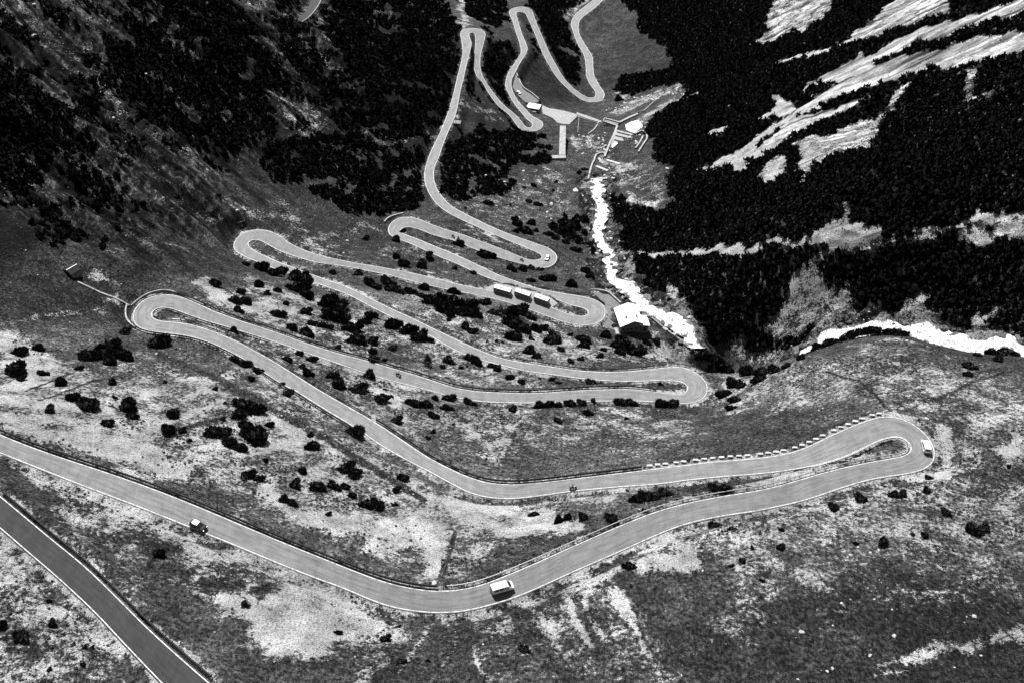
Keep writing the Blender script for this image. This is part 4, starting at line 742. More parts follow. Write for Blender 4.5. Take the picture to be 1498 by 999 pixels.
# ---------------------------------------------------------------- helpers for built things
def empty(name, loc, rz=0, label=None, cat=None, group=None):
    o = bpy.data.objects.new(name, None); COL.objects.link(o); o.location = loc; o.rotation_euler = (0, 0, rz)
    if label: o['label'] = label
    if cat: o['category'] = cat
    if group: o['group'] = group
    return o
class MB:
    def __init__(s): s.V = []; s.F = []
    def add(s, V, F): k = len(s.V); s.V += [tuple(v) for v in V]; s.F += [tuple(i + k for i in f) for f in F]; return s
    def box(s, x0, x1, y0, y1, z0, z1, top=1.0):
        cx, cy = (x0 + x1) / 2, (y0 + y1) / 2; hx, hy = (x1 - x0) / 2, (y1 - y0) / 2
        return s.add([(cx + a * hx * t, cy + b * hy * t, z) for z, t in ((z0, 1), (z1, top)) for a, b in ((-1, -1), (1, -1), (1, 1), (-1, 1))], [(3, 2, 1, 0), (4, 5, 6, 7), (0, 1, 5, 4), (1, 2, 6, 5), (2, 3, 7, 6), (3, 0, 4, 7)])
    def cyl(s, c, r, h, axis='z', n=14, r2=None):
        r2 = r if r2 is None else r2; V = []
        for k, rr in ((-.5, r), (.5, r2)):
            for i in range(n):
                a = 6.28318 * i / n; p = (math.cos(a) * rr, math.sin(a) * rr, k * h)
                if axis == 'y': p = (p[0], p[2], p[1])
                if axis == 'x': p = (p[2], p[0], p[1])
                V.append((c[0] + p[0], c[1] + p[1], c[2] + p[2]))
        return s.add(V, [tuple(range(n))[::-1], tuple(range(n, 2 * n))] + [(i, (i + 1) % n, n + (i + 1) % n, n + i) for i in range(n)])
    def ring(s, c, R_, r, axis='y', n=18, m=8):
        V = []
        for i in range(n):
            a = 6.28318 * i / n
            for j in range(m):
                b = 6.28318 * j / m; q = R_ + r * math.cos(b); p = (q * math.cos(a), r * math.sin(b), q * math.sin(a)); V.append((c[0] + p[0], c[1] + p[1], c[2] + p[2]))
        return s.add(V, [(i * m + j, i * m + (j + 1) % m, ((i + 1) % n) * m + (j + 1) % m, ((i + 1) % n) * m + j) for i in range(n) for j in range(m)])
    def tube(s, pts, r, n=6):
        pts = [Vector(p) for p in pts]; rr = r if isinstance(r, (list, tuple)) else [r] * len(pts); V = []
        for i, p in enumerate(pts):
            d = (pts[min(i + 1, len(pts) - 1)] - pts[max(i - 1, 0)]).normalized(); a = d.cross(Vector((0, 0, 1)) if abs(d.z) < .9 else Vector((1, 0, 0))).normalized(); b = d.cross(a)
            V += [tuple(p + (a * math.cos(6.28318 * j / n) + b * math.sin(6.28318 * j / n)) * rr[i]) for j in range(n)]
        k = len(pts); return s.add(V, [tuple(range(n)), tuple(range((k - 1) * n, k * n))[::-1]] + [(i * n + j, (i + 1) * n + j, (i + 1) * n + (j + 1) % n, i * n + (j + 1) % n) for i in range(k - 1) for j in range(n)])
    def loft(s, secs):
        """closed sections of equal size joined along their length, capped"""
        n = len(secs[0]); V = [p for q in secs for p in q]; k = len(secs)
        return s.add(V, [tuple(range(n))[::-1], tuple(range((k - 1) * n, k * n))] + [(i * n + j, i * n + (j + 1) % n, (i + 1) * n + (j + 1) % n, (i + 1) * n + j) for i in range(k - 1) for j in range(n)])
    def build(s, name, m, parent=None, bevel=0, sm=False, **kw):
        me = bpy.data.meshes.new(name); me.from_pydata(s.V, [], s.F)
        import bmesh
        bm = bmesh.new(); bm.from_mesh(me); bmesh.ops.recalc_face_normals(bm, faces=bm.faces)
        if bevel: bmesh.ops.bevel(bm, geom=[e for e in bm.edges if e.is_manifold and e.calc_face_angle(0) > .5], offset=bevel, segments=2, affect='EDGES', clamp_overlap=True)
        bm.to_mesh(me); bm.free()
        if sm: me.polygons.foreach_set('use_smooth', [True] * len(me.polygons))
        me.update(); return new_obj(name, me, [m], parent=parent, **kw)
def copy_tree(o, parent=None):
    c = o.copy(); COL.objects.link(c); c.parent = parent
    for ch in list(o.children): copy_tree(ch, c)
    return c
def proj(P):
    P = np.atleast_2d(P); y, z = P[:, 1], P[:, 2] - CAMH; d = y * math.cos(PITCH) - z * math.sin(PITCH); v = y * math.sin(PITCH) + z * math.cos(PITCH)
    return np.stack([749 + FPX * P[:, 0] / d, 499.5 - FPX * v / d], 1)
def mottled(name, lo, hi, sc=1.5, rough=.9):
    m = mat(name, .3, rough, .1); g = NB(m); g.base(g.ramp(g.noise(sc, 4, .7), .3, .7, lo, hi)); return m
M_CONC = mottled('pale_concrete', .17, .34, .9); M_CONCD = mottled('weathered_stone', .10, .22, 1.2); M_STEEL = mat('galvanised_steel', .28, .5, .5, .3); M_WOOD_SHADE = mottled('timber_with_rail_shade', .012, .035)  # rail timber darkened to carry the rail's cast shadow; also the hut roof
M_STONE = mottled('pale_stone', .22, .44, 1.6); M_FOAM = mottled('foaming_pool', .45, .88, .9)

# ---------------------------------------------------------------- guard rails
def edge_range(E, side, p0, p1):
    e = E[:, :3] if side == 'A' else E[:, 3:6]; o = E[:, 3:6] if side == 'A' else E[:, :3]; q = proj(e)
    i = int(((q - p0) ** 2).sum(1).argmin()); j = int(((q - p1) ** 2).sum(1).argmin())
    if i > j: i, j = j, i
    e, o = e[i:j + 1], o[i:j + 1]; n = e - o; n[:, 2] = 0; n /= np.linalg.norm(n, axis=1)[:, None]; return e, n
def guard_rail(E, side, p0, p1, label, m_rail, off=.5, h=.72, bh=.3, step=4.0, group='guard rails along the hairpin road', thick=.12, cap=False, post=True):
    e, n = edge_range(E, side, p0, p1); c = e + n * off
    root = empty('guardrail', tuple(c[len(c) // 2]), 0, label, 'guardrail', group); r0 = c[len(c) // 2]
    b = MB(); secs = []
    for p, q in zip(c[::2] - r0, n[::2]):
        a, d = p, p + q * thick; secs.append([(a[0], a[1], a[2] + h - bh), (d[0], d[1], d[2] + h - bh), (d[0], d[1], d[2] + h), (a[0], a[1], a[2] + h)])
    b.loft(secs).build('rail', m_rail, root)
    if post:
        s = np.r_[0, np.cumsum(np.linalg.norm(np.diff(c, axis=0), axis=1))]; st = max(step, s[-1] / 98); pm = None
        for k, d in enumerate(np.arange(.5, s[-1], st)):
            i = int(np.searchsorted(s, d)); i = min(i, len(c) - 1); p = c[i] + n[i] * (thick + .07) - r0
            if pm is None: pm = MB().box(-.07, .07, -.07, .07, -.5, h + .08); o = pm.build('post', m_rail, root)
            else: o = o.copy(); COL.objects.link(o); o.parent = root
            o.location = tuple(p); o.rotation_euler = (0, 0, math.atan2(n[i][1], n[i][0]))
    return root
RAILS = [  # timber beams made dark and deep to include the shadow band beside them
 (MAIN_E,'B',(0,636),(640,860),'timber guardrail, darkened for its shadow, on the upper verge of the lowest road at left',M_WOOD_SHADE,.45,.85,.62),
 (MAIN_E,'B',(655,858),(1180,690),'light steel guardrail on posts climbing right along the lowest road',M_STEEL,.5,.75,.3),
 (MAIN_E,'A',(560,595),(938,687),'timber guardrail, darkened for its shadow, outside the wide bend of the second road',M_WOOD_SHADE,.45,.85,.62),
 (MAIN_E,'A',(400,495),(555,590),'low dark guardrail on the left straight of the second road',M_WOOD_SHADE,.4,.55,.3),
 (MAIN_E,'B',(560,590),(960,573),'dark guardrail on the outer side of the third road, right half',M_WOOD_SHADE,.6,.8,.45),
 (MAIN_E,'B',(330,455),(540,538),'dark guardrail on the outer side of the third road, left half',M_WOOD_SHADE,.5,.6,.3),
 (MAIN_E,'A',(560,452),(750,522),'thin dark guardrail on the outer side of the fourth road, left half',M_WOOD_SHADE,.4,.5,.25),
 (MAIN_E,'A',(755,524),(975,537),'dark guardrail on the outer side of the fourth road near its right bend',M_WOOD_SHADE,.5,.75,.3),
 (MAIN_E,'A',(780,415),(890,440),'dark guardrail above the parked buses by the white house',M_WOOD_SHADE,.5,.8,.35),
 (MAIN_E,'A',(775,343),(815,388),'dark guardrail around the far right bend with the white car',M_WOOD_SHADE,.6,.8,.4),
 (MAIN_E,'B',(672,80),(680,42),'dark guardrail around the narrow far left bend',M_WOOD_SHADE,.8,1.0,.5),
 (TOP_E,'A',(2,722),(318,998),'timber guardrail, darkened for its shadow, on the upper side of the dark road, bottom left',M_WOOD_SHADE,.45,.85,.6)]
for r in RAILS: guard_rail(r[0], r[1], r[2], r[3], r[4], r[5], off=r[6], h=r[7], bh=r[8], thick=.26 if r[5] is M_WOOD_SHADE else .14)

# ---------------------------------------------------------------- stone parapet blocks round the wide right bend
M_BLOCK = mottled('weathered_block', .30, .52, 1.2)
def parapet():
    e, n = edge_range(MAIN_E, 'A', (943, 686), (1296, 607)); s = np.r_[0, np.cumsum(np.linalg.norm(np.diff(e, axis=0), axis=1))]; d = 1.2; k = 0; first = None; step = s[-1] / 28
    while d < s[-1] and k < 28:
        i = int(np.searchsorted(s, d)); p = e[i] + n[i] * .95
        if first is None: first = MB().box(-.85, .85, -.4, .4, -.5, .38, .8).build('parapet_block', M_BLOCK, bevel=.07); o = first
        else: o = first.copy(); COL.objects.link(o)
        o.location = tuple(p); t = math.atan2(n[i][1], n[i][0]) + math.pi / 2; o.rotation_euler = (0, random.uniform(-.03, .03), t + random.uniform(-.05, .05)); o.scale = (random.uniform(.9, 1.05), random.uniform(.9, 1.1), random.uniform(.85, 1.15))
        side = f'{ORD[k + 1]} from the left' if k < 14 else (f'{ORD[28 - k]} from the right' if k < 27 else 'last at the right')
        o['label'] = f'pale stone parapet block beside the wide right bend, {side} in the row'; o['category'] = 'stone block'; o['group'] = 'stone parapet blocks along the wide right bend'
        d += step; k += 1
parapet()

# ---------------------------------------------------------------- walls that follow the ground
def wall(name, pxs, w, h, label, m=M_CONC, cat='wall', group=None, z=None, foot=1.2):
    P = at([p[0] for p in pxs], [p[1] for p in pxs]) if z is None else at_z([p[0] for p in pxs], [p[1] for p in pxs], z)
    if z is None and name != 'weir': P[:, 2] = height(P[:, 0], P[:, 1])
    D = cr_spline(P, 1.5) if len(P) > 2 else np.linspace(P[0], P[1], max(3, int(np.linalg.norm(P[1] - P[0]) / 1.5)))
    c = D[len(D) // 2].copy(); t = np.gradient(D, axis=0); n = np.stack([-t[:, 1], t[:, 0]], 1); n /= np.linalg.norm(n, axis=1)[:, None] + 1e-9; secs = []
    for p, q in zip(D - c, n):
        a = p[:2] + q * w / 2; b_ = p[:2] - q * w / 2; secs.append([(a[0], a[1], p[2] - foot), (b_[0], b_[1], p[2] - foot), (b_[0], b_[1], p[2] + h), (a[0], a[1], p[2] + h)])
    o = MB().loft(secs).build(name, m, label=label, cat=cat, group=group); o.location = tuple(c); return o
_t = (60, 370, 9.08)
wall('retaining_wall', C(_t, [(1150,700),(1130,780),(1140,880),(1190,950),(1260,1000)]), .5, .8, 'curved pale wall below the leftmost bend of the second road')
wall('low_wall', C(_t, [(490,385),(640,455),(800,530),(960,600),(1080,655),(1175,710)]), .5, .5, 'thin straight pale wall running from the hut down to the left bend')
wall('retaining_wall', C((170,410,4.993), [(110,190),(170,140),(240,100),(330,78),(400,82),(470,110),(560,150),(640,185)]), .35, .5, 'pale wall around the outside of the leftmost bend')
wall('retaining_wall', C((330,300,4.993), [(1160,130),(1190,100),(1240,80),(1300,66)]), .6, .8, 'pale wall outside the far left bend')
wall('terrace_wall', C(_h, [(30,180),(120,192),(220,215),(280,265),(360,335)]), .7, .9, 'pale curved terrace wall behind the yard of the white house')
wall('stone_wall', C(_h, [(590,450),(700,500),(800,580),(900,660),(1000,730),(1100,790)]), .7, .8, 'dark stone wall along the torrent right of the white house', M_CONCD)
wall('stone_wall', C(_c1, [(578,545),(622,640),(690,690),(742,735)]), .6, 1.2, 'pale wall behind the small car park by the far bends')
# dam walkway (raised concrete) with its square end
def prism(name, pxs, z, depth, label=None, m=M_CONC, cat=None, parent=None, **kw):
    P = at_z([p[0] for p in pxs], [p[1] for p in pxs], z); c = P.mean(0); n = len(P); P = P - c
    o = MB().add([tuple(p) for p in P] + [(p[0] * 1.0, p[1], p[2] - depth) for p in P], [tuple(range(n)), tuple(range(n, 2 * n))[::-1]] + [(i, n + i, n + (i + 1) % n, (i + 1) % n) for i in range(n)]).build(name, m, label=label, cat=cat, parent=parent, **kw); o.location = tuple(c); return o
z_end = float(at1(822, 233)[2]) + 2.2
dam = empty('concrete_dam', (0, 0, 0), 0, 'long straight pale concrete dam walkway with a square end below the yard', 'dam')
prism('walkway', C(_w, [(527,428),(584,428),(580,712),(518,712)]), max(z_end, ZY - 2), 9, parent=dam)
prism('end_wall', C(_w, [(432,716),(584,716),(584,742),(432,746)]), max(z_end, ZY - 2) + .05, 9, parent=dam)
prism('retaining_wall', C(_w, [(684,330),(694,338),(592,440),(580,440)]), ZY + .4, 6, 'diagonal pale wall edge between the yard and the dam walkway', cat='wall')
prism('retaining_wall', C(_w, [(690,298),(820,340),(932,382),(930,398),(800,362),(690,318)]), ZY + .5, 5, 'long pale wall from the yard towards the bridge', cat='wall')
zb = float(at1(893, 184)[2]) + 1.6
br = empty('footbridge', (0, 0, 0), 0, 'short grey bridge with pale edges between the yard and the weir', 'bridge')
prism('deck', C(_w, [(945,372),(968,352),(1108,392),(1086,425)]), zb, .6, m=M_CONCD, parent=br)
for q in ([(940,378),(965,348),(970,354),(948,380)], [(965,348),(1112,388),(1110,396),(967,356)], [(942,374),(1086,422),(1085,430),(942,382)]): prism('parapet', C(_w, q), zb + .7, 1.2, parent=br)
zw_ = float(at1(913, 201)[2]) + .7
for q, lb in (([(1083,470),(1258,515),(1255,528),(1080,484)], 'upper'), ([(1075,500),(1250,545),(1246,562),(1068,518)], 'middle'), ([(1058,545),(1240,585),(1236,600),(1052,560)], 'lower')):
    prism('weir_sill', C(_w, q), zw_ + .4, 4, f'{lb} pale concrete weir sill of the three in the basin', cat='weir', group='concrete sills in the weir basin')
prism('pond', C(_w, [(1165,420),(1210,395),(1290,370),(1330,420),(1330,450),(1250,500),(1175,470)]), zw_ + .6, 1, None, M_FOAM, kind='structure'); prism('pond', C(_w, [(1045,600),(1150,590),(1235,630),(1225,665),(1180,680),(1035,645)]), zw_ + .1, 1, None, M_FOAM, kind='structure')
prism('basin_floor', C(_w, [(1080,468),(1258,512),(1240,610),(1180,690),(1010,640)]), zw_ - .3, 2, None, M_CONC, kind='structure')
wall('weir_wall', C(_w, [(1085,440),(1050,530),(1010,620),(960,745)]), 1.2, 1.6, 'long dark-sided wall on the left of the weir basin', M_CONC)
wall('weir_wall', C(_w, [(1100,410),(1180,375),(1285,325)]), 1.6, 1.4, 'pale wall crossing above the upper weir pond')
wall('weir_wall', C(_w, [(1255,520),(1330,490),(1375,545),(1335,620),(1290,690)]), .9, 1.3, 'pale bent wall on the right of the weir basin')
wall('weir_wall', C(_w, [(1340,530),(1300,600),(1262,650)]), .9, 1.0, 'short pale inner wall right of the weir basin')
wall('weir_wall', C(_w, [(1290,300),(1340,290),(1400,240),(1465,180)]), .8, .8, 'thin wall along the stream bed above the weir', M_CONCD)
wall('weir_wall', C(_w, [(950,700),(885,715),(860,770),(835,830),(800,960)]), 1.0, 1.2, 'curved pale wall on the left bank below the weir')
for i, q in enumerate(([(978,765),(1110,808)], [(882,828),(1050,892)], [(845,955),(985,945)])): wall('check_dam', C(_w, q), 1.8, .5, f'pale rough check dam across the stream, {ORD[i + 1]} below the weir', M_STONE, 'check dam', 'check dams below the weir')
wall('stone_wall', C(_w, [(790,540),(835,630),(800,655)]), .5, .7, 'thin angled wall beside the dam walkway', M_CONC)
wall('stone_wall', C(_w, [(905,400),(860,470),(800,515)]), .7, .8, 'pale slanting wall below the long yard wall', M_CONC); wall('stone_wall', C(_w, [(715,335),(700,500)]), .4, .6, 'thin dark wall running down from the yard', M_CONCD)

# ---------------------------------------------------------------- the white roofed house
M_ROOFW = mottled('white_sheet_roof', .62, .80, .6, .5); M_WALLH = mottled('house_render', .14, .26, 1.0); M_GLASS = mat('dark_glass', .02, .15, .6); M_DARK = mat('dark_timber', .03, .8)
def house():
    b = at_z(921.5, 474, ZG); ang = -math.atan2(2.0, 11.5) * 1.0
    r = empty('white_roofed_house', tuple(b), math.radians(9), 'white roofed mountain house beside the torrent at the right bend', 'house')
    def gable(x0, x1, xr, y0, y1, ze0, zr, ze1, name, m, t=.22, over=.0):
        return [(x0, y, ze0) for y in (y0, y1)]
    y0, y1 = -5.2, 5.6
    # walls: pentagon loft
    sec = lambda y: [(-5.4, y, -4), (3.4, y, -4), (3.4, y, 5.0), (0, y, 6.35), (-5.4, y, 4.2)]
    MB().loft([sec(y0), sec(y1)]).build('wall', M_WALLH, r)
    rs = lambda y: [(-6.0, y, 4.05), (0, y, 6.45), (4.0, y, 4.85), (4.0, y, 5.08), (0, y, 6.75), (-6.0, y, 4.3)]
    roof = MB().loft([rs(y0 - .7), rs(y1 + .6)]).build('roof', M_ROOFW, r)
    for x, y, z in ((-2.6, -1.8, 5.4), (1.9, -2.2, 5.7)):
        ch = MB().box(x - .3, x + .3, y - .3, y + .3, z - .4, z + 1.0).box(x - .38, x + .38, y - .38, y + .38, z + 1.0, z + 1.12).build('chimney', M_CONCD, roof)
    an = lambda y: [(3.4, y, -4), (6.7, y, -4), (6.6, y, 3.25), (3.4, y, 3.9)]
    MB().loft([an(-5.4), an(.2)]).build('annex_wall', M_WALLH, r)
    MB().loft([[(2.4, y, 4.2), (7.1, y, 3.1), (7.1, y, 3.33), (2.4, y, 4.45)] for y in (-6.0, .6)]).build('annex_roof', M_ROOFW, r)
    for x in (-4.2, -2.4, -.6, 1.4):
        w = MB().box(x - .45, x + .45, y0 - .06, y0 + .02, 1.4, 2.6).build('window', M_CONC, r); MB().box(x - .36, x + .36, y0 - .09, y0 - .05, 1.5, 2.5).build('pane', M_GLASS, w)
    MB().box(4.6, 5.5, -5.48, -5.38, .1, 2.2).build('door', M_DARK, r)
    MB().box(-7.4, -6.0, -6.2, 2.0, -3.4, .15).build('terrace', M_CONC, r)
house()
def parasol(px_, py_, lab):
    p = at_z(px_, py_, ZG); r = empty('parasol', tuple(p), random.random(), lab, 'parasol', 'parasols on the terrace of the white house')
    MB().cyl((0, 0, 1.2), .05, 2.4, n=8).build('pole', M_STEEL, r)
    b = MB(); n = 8; b.add([(0, 0, 2.75)] + [(math.cos(6.283 * i / n) * 1.5, math.sin(6.283 * i / n) * 1.5, 2.2) for i in range(n)], [(0, i + 1, (i + 1) % n + 1) for i in range(n)]).build('canopy', M_DARK, r)
for (x, y), lb in (((897, 459), 'dark parasol nearest the road on the terrace of the white house'), ((898.5, 466.5), 'dark parasol in the middle of the terrace of the white house'), ((897, 473), 'dark parasol at the front end of the terrace of the white house')): parasol(x, y, lb)
def hut(px_, py_, w, d, h, rz, label, roof_m=M_CONC, wall_m=M_CONCD, flat=False, sink=1.5):
    p = at1(px_, py_); p[2] = height(np.array([p[0]]), np.array([p[1]]))[0]; r = empty('hut', tuple(p), rz, label, 'hut')
    if flat:
        MB().box(-w / 2, w / 2, -d / 2, d / 2, -sink, h).build('wall', wall_m, r, .05); MB().box(-w / 2 - .3, w / 2 + .3, -d / 2 - .3, d / 2 + .3, h, h + .25).build('roof', roof_m, r, .03)
    else:
        MB().loft([[(-w / 2, y, -sink), (w / 2, y, -sink), (w / 2, y, h * .7), (0, y, h), (-w / 2, y, h * .7)] for y in (-d / 2, d / 2)]).build('wall', wall_m, r)
        MB().loft([[(-w / 2 - .3, y, h * .7 - .12), (0, y, h + .02), (w / 2 + .3, y, h * .7 - .12), (w / 2 + .3, y, h * .7 + .1), (0, y, h + .25), (-w / 2 - .3, y, h * .7 + .1)] for y in (-d / 2 - .3, d / 2 + .3)]).build('roof', roof_m, r)
    MB().box(-.45, .45, -d / 2 - .05, -d / 2 + .01, 0, 1.9).build('door', M_DARK, r); return r
hut(108, 400, 4.0, 3.6, 2.8, R(-38), 'small dark stone hut with a pale roof ridge at the end of the thin wall', M_WOOD_SHADE)
for o in [o for o in COL.objects if o.name == 'hut']:
    MB().box(-.12, .12, -2.1, 2.1, 2.95, 3.15).build('roof_ridge', M_ROOFW, o)
def flat_hut():
    r = hut(781, 162, 8.5, 6.0, 3.4, R(-18), 'flat pale roofed building between the small car park and the yard', M_ROOFW, M_CONCD, True, 3)
    MB().box(-5.6, -4.9, -5.0, 3.0, -1, 2.2).box(-5.6, 3.0, -5.0, -4.3, -1, 2.2).build('forecourt_wall', M_CONC, r); return r
flat_hut(); hut(669, 183, 4.0, 3.2, 1.8, R(-10), 'tiny low shelter with pale edges beside the long far straight', M_CONCD, M_CONC, True)

# ---------------------------------------------------------------- boulders
def boulder_mesh(seed):
    V, F = ico(3); rng = np.random.default_rng(seed); V = V.copy()
    for _ in range(9):
        d = rng.normal(size=3); d /= np.linalg.norm(d); h = .55 + .35 * rng.random(); q = V @ d; V -= np.where(q > h, q - h, 0)[:, None] * d
    V += (rng.random(V.shape) - .5) * .05; V *= np.array([1.1, .85, .62]); me = np_mesh('boulder', V, F, False); me.materials.append(M_STONE); return me
BM_ = [boulder_mesh(i) for i in range(5)]
BOULD = [('high on the dark left mountain', [(45,40,9),(49,44,7),(51,10,6),(8,20,5),(82,32,5),(87,32,5),(168,181,6),(204,108,6),(214,111,5),(218,126,5),(232,126,4)]),
 ('in the grass right of the lowest bend', [(1255,800,5),(1273,808,5),(1285,805,6),(1028,834,5),(1231,884,6),(1305,892,4),(1279,876,4)]),
 ('low on the dark slope at bottom right', [(1173,924,10),(1308,931,8),(1272,961,7),(1217,979,7),(1210,983,6),(1325,973,8),(1425,903,8),(1436,957,5),(1167,994,5),(1396,977,4),(1218,916,4)]),
 ('on the far meadow left of the torrent', [(842,280,13),(807,300,9),(840,331,9),(801,312,7),(760,319,5),(766,251,6),(766,264,5),(711,257,6),(738,268,6),(806,321,5),(744,302,4),(727,302,4)]),
 ('on the far bank right of the torrent', [(976,247,8),(993,253,6)]),
 ('on the verge above the lowest bend', [(635,853,12)]), ('on the pale slope at far left', [(93,571,9),(228,517,5)]),
 ('beside the fourth road at its left bend', [(350,321,7),(508,352,6),(503,371,5)]), ('outside the wide right bend', [(1356,613,8),(1386,684,8),(1381,681,5)]), ('on the meadow above the wide right bend', [(1290,562,5),(1198,600,4),(1204,597,4)])]
def build_boulders():
    k = 0
    for zone, it in BOULD:
        it = sorted(it); W = at([p[0] for p in it], [p[1] for p in it])
        for j, (p, w) in enumerate(zip(it, W)):
            D = np.linalg.norm(w - np.array([0, 0, CAMH])) / FPX; r = p[2] * D * .42; o = new_obj('boulder', BM_[k % 5]); k += 1
            o.location = (w[0], w[1], float(height(np.array([w[0]]), np.array([w[1]]))[0]) + .12 * r); o.rotation_euler = (0, 0, random.random() * 6.28); o.scale = (r, r, r * random.uniform(.85, 1.2))
            o['label'] = f"pale boulder {zone}" + ('' if len(it) == 1 else f", {ORD[j + 1]} from the left"); o['category'] = 'boulder'; o['group'] = 'pale boulders on the slopes'
build_boulders()

# ---------------------------------------------------------------- vehicles
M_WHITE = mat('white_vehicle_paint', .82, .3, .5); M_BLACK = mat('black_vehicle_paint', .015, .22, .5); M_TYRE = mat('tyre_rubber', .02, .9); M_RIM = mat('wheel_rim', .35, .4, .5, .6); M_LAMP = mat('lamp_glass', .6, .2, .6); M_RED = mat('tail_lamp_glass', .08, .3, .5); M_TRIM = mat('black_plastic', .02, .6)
M_BUSSIDE = mottled('shaded_bus_paint', .20, .30, 1.0, .5)  # bus sides greyed to carry their shade below the white roof
def ground_pose(px_, py_, heading_px, z=None):
    """stand a thing on the road under a pixel, facing another pixel"""
    z = dense_z(px_, py_) if z is None else z; a = at_z(px_, py_, z); b = at_z(heading_px[0], heading_px[1], z)
    h = a + 0; x = np.array([a[0]]); y = np.array([a[1]])
    c = (MAIN_E[:, :3] + MAIN_E[:, 3:6]) / 2; i = ((c[:, :2] - a[:2]) ** 2).sum(1).argmin(); rot = math.atan2(b[1] - a[1], b[0] - a[0])
    j, k = min(i + 3, len(c) - 1), max(i - 3, 0); t = c[j] - c[k]; g = t[2] / np.linalg.norm(t[:2]); td = t[:2] / np.linalg.norm(t[:2]); pitch = -math.atan(g * (td @ np.array([math.cos(rot), math.sin(rot)])))
    return (a[0], a[1], c[i, 2] + .015), rot, pitch
def body_sec(x, w, zb, zs, zt, wt):
    return [(x, -w * .9, zb), (x, w * .9, zb), (x, w, zb + .22), (x, w, zs), (x, wt, zt - .05), (x, wt - .12, zt), (x, -wt + .12, zt), (x, -wt, zt - .05), (x, -w, zs), (x, -w, zb + .22)]
def vehicle(name, kind, paint_m, L, W, H, roofline, belt, label, cat, pose, group=None, wheels=None, glass_x=None, wr=.33, roof_m=None, front=None):
    """roofline: [(x, height, roof half width)] from tail to nose"""
    loc, rz, pit = pose; r = empty(name, loc, rz, label, cat, group); r.rotation_euler = (0, pit, rz); w = W / 2
    MB().loft([body_sec(x, w * (.9 if i in (0, len(roofline) - 1) else 1), .28, min(belt, z - .04), z, wt) for i, (x, z, wt) in enumerate(roofline)]).build('body', paint_m, r, .05, False)
    for x in wheels or (-L * .31, L * .31):
        for s in (-1, 1):
            wl = MB().cyl((x, s * (w - .1), wr), wr * .6, .2, 'y').build('wheel', M_RIM, r); MB().ring((x, s * (w - .1), wr), wr * .8, wr * .24).build('tyre', M_TYRE, wl, sm=True)
    def zr(x): return np.interp(x, [p[0] for p in roofline], [p[1] for p in roofline])
    def wr_(x): return np.interp(x, [p[0] for p in roofline], [p[2] for p in roofline])
    for x0, x1 in glass_x or []:
        for s in (-1, 1):
            b = MB(); V = []
            for x, zlo in ((x0, belt + .03), (x1, belt + .03)):
                zt = zr(x) - .12; wt = wr_(x); f = (zt - belt) / max(zr(x) - .05 - belt, .05); V += [(x, s * (w + .012), zlo), (x, s * (w + (wt - w) * f + .012), zt)]
            V2 = [(p[0], p[1] - s * .03, p[2]) for p in V]; b.add(V + V2, [(0, 1, 3, 2), (4, 6, 7, 5), (0, 4, 5, 1), (2, 3, 7, 6), (0, 2, 6, 4), (1, 5, 7, 3)]).build('side_window', M_GLASS, r)
    def screen(nm, xa, xb):      # slanted glass between belt (xa) and roof (xb)
        za, zb_ = min(zr(xa), belt + .35) if False else zr(xa), zr(xb); s = 1 if xa > xb else -1; wa, wb = wr_(xa) - .1, wr_(xb) - .12; n = np.array([abs(zb_ - za), abs(xb - xa)]); n = n / (np.linalg.norm(n) + 1e-6) * .03; V = []
        for x, z, q in ((xa, za, wa), (xb, zb_, wb)): V += [(x + s * n[0], -q, z + n[1]), (x + s * n[0], q, z + n[1])]
        V2 = [(p[0] - s * n[0] * 1.6, p[1], p[2] - n[1] * 1.6) for p in V]; MB().add(V + V2, [(0, 1, 3, 2), (4, 6, 7, 5), (0, 4, 5, 1), (2, 3, 7, 6), (0, 2, 6, 4), (1, 5, 7, 3)]).build(nm, M_GLASS, r)
    if front: screen('windscreen', front[0], front[1])
    if front and len(front) > 2: screen('rear_window', front[2], front[3])
    for s in (-1, 1):
        MB().box(L / 2 - .16, L / 2 + .01, s * w * .72 - .16, s * w * .72 + .16, .55, .75).build('headlight', M_LAMP, r, .02); MB().box(-L / 2 - .02, -L / 2 + .12, s * w * .8 - .1, s * w * .8 + .1, .7, 1.0).build('tail_light', M_RED, r)
        MB().box(L * .2, L * .2 + .14, s * (w + .16) - .09, s * (w + .16) + .09, belt, belt + .18).build('mirror', M_TRIM, r, .02)
    MB().box(L / 2 - .1, L / 2 + .05, -w * .85, w * .85, .25, .45).build('bumper', M_TRIM, r, .03); MB().box(-L / 2 - .05, -L / 2 + .1, -w * .85, w * .85, .25, .45).build('bumper', M_TRIM, r, .03)
    return r
van_line = [(-2.55,1.72,.84),(-2.42,1.86,.88),(-1.5,1.92,.9),(.95,1.90,.88),(1.2,1.8,.84),(2.05,1.16,.84),(2.45,1.05,.80),(2.6,.8,.72)]
v1 = vehicle('camper_van', 'van', M_WHITE, 5.2, 1.98, 2.2, van_line, 1.08, 'white van with a dark windscreen driving right on the lowest bend', 'van', ground_pose(734, 862, (760, 853)), glass_x=[(-2.2,-1.2),(-1.05,.0),(.15,1.1)], front=(2.04,1.19))
MB().box(-2.62,-2.54,-.6,.6,1.1,1.62).build('rear_window', M_GLASS, v1); MB().box(-1.9,.7,-.86,-.80,1.89,1.96).box(-1.9,.7,.80,.86,1.89,1.96).build('roof_rail', M_WHITE, v1)
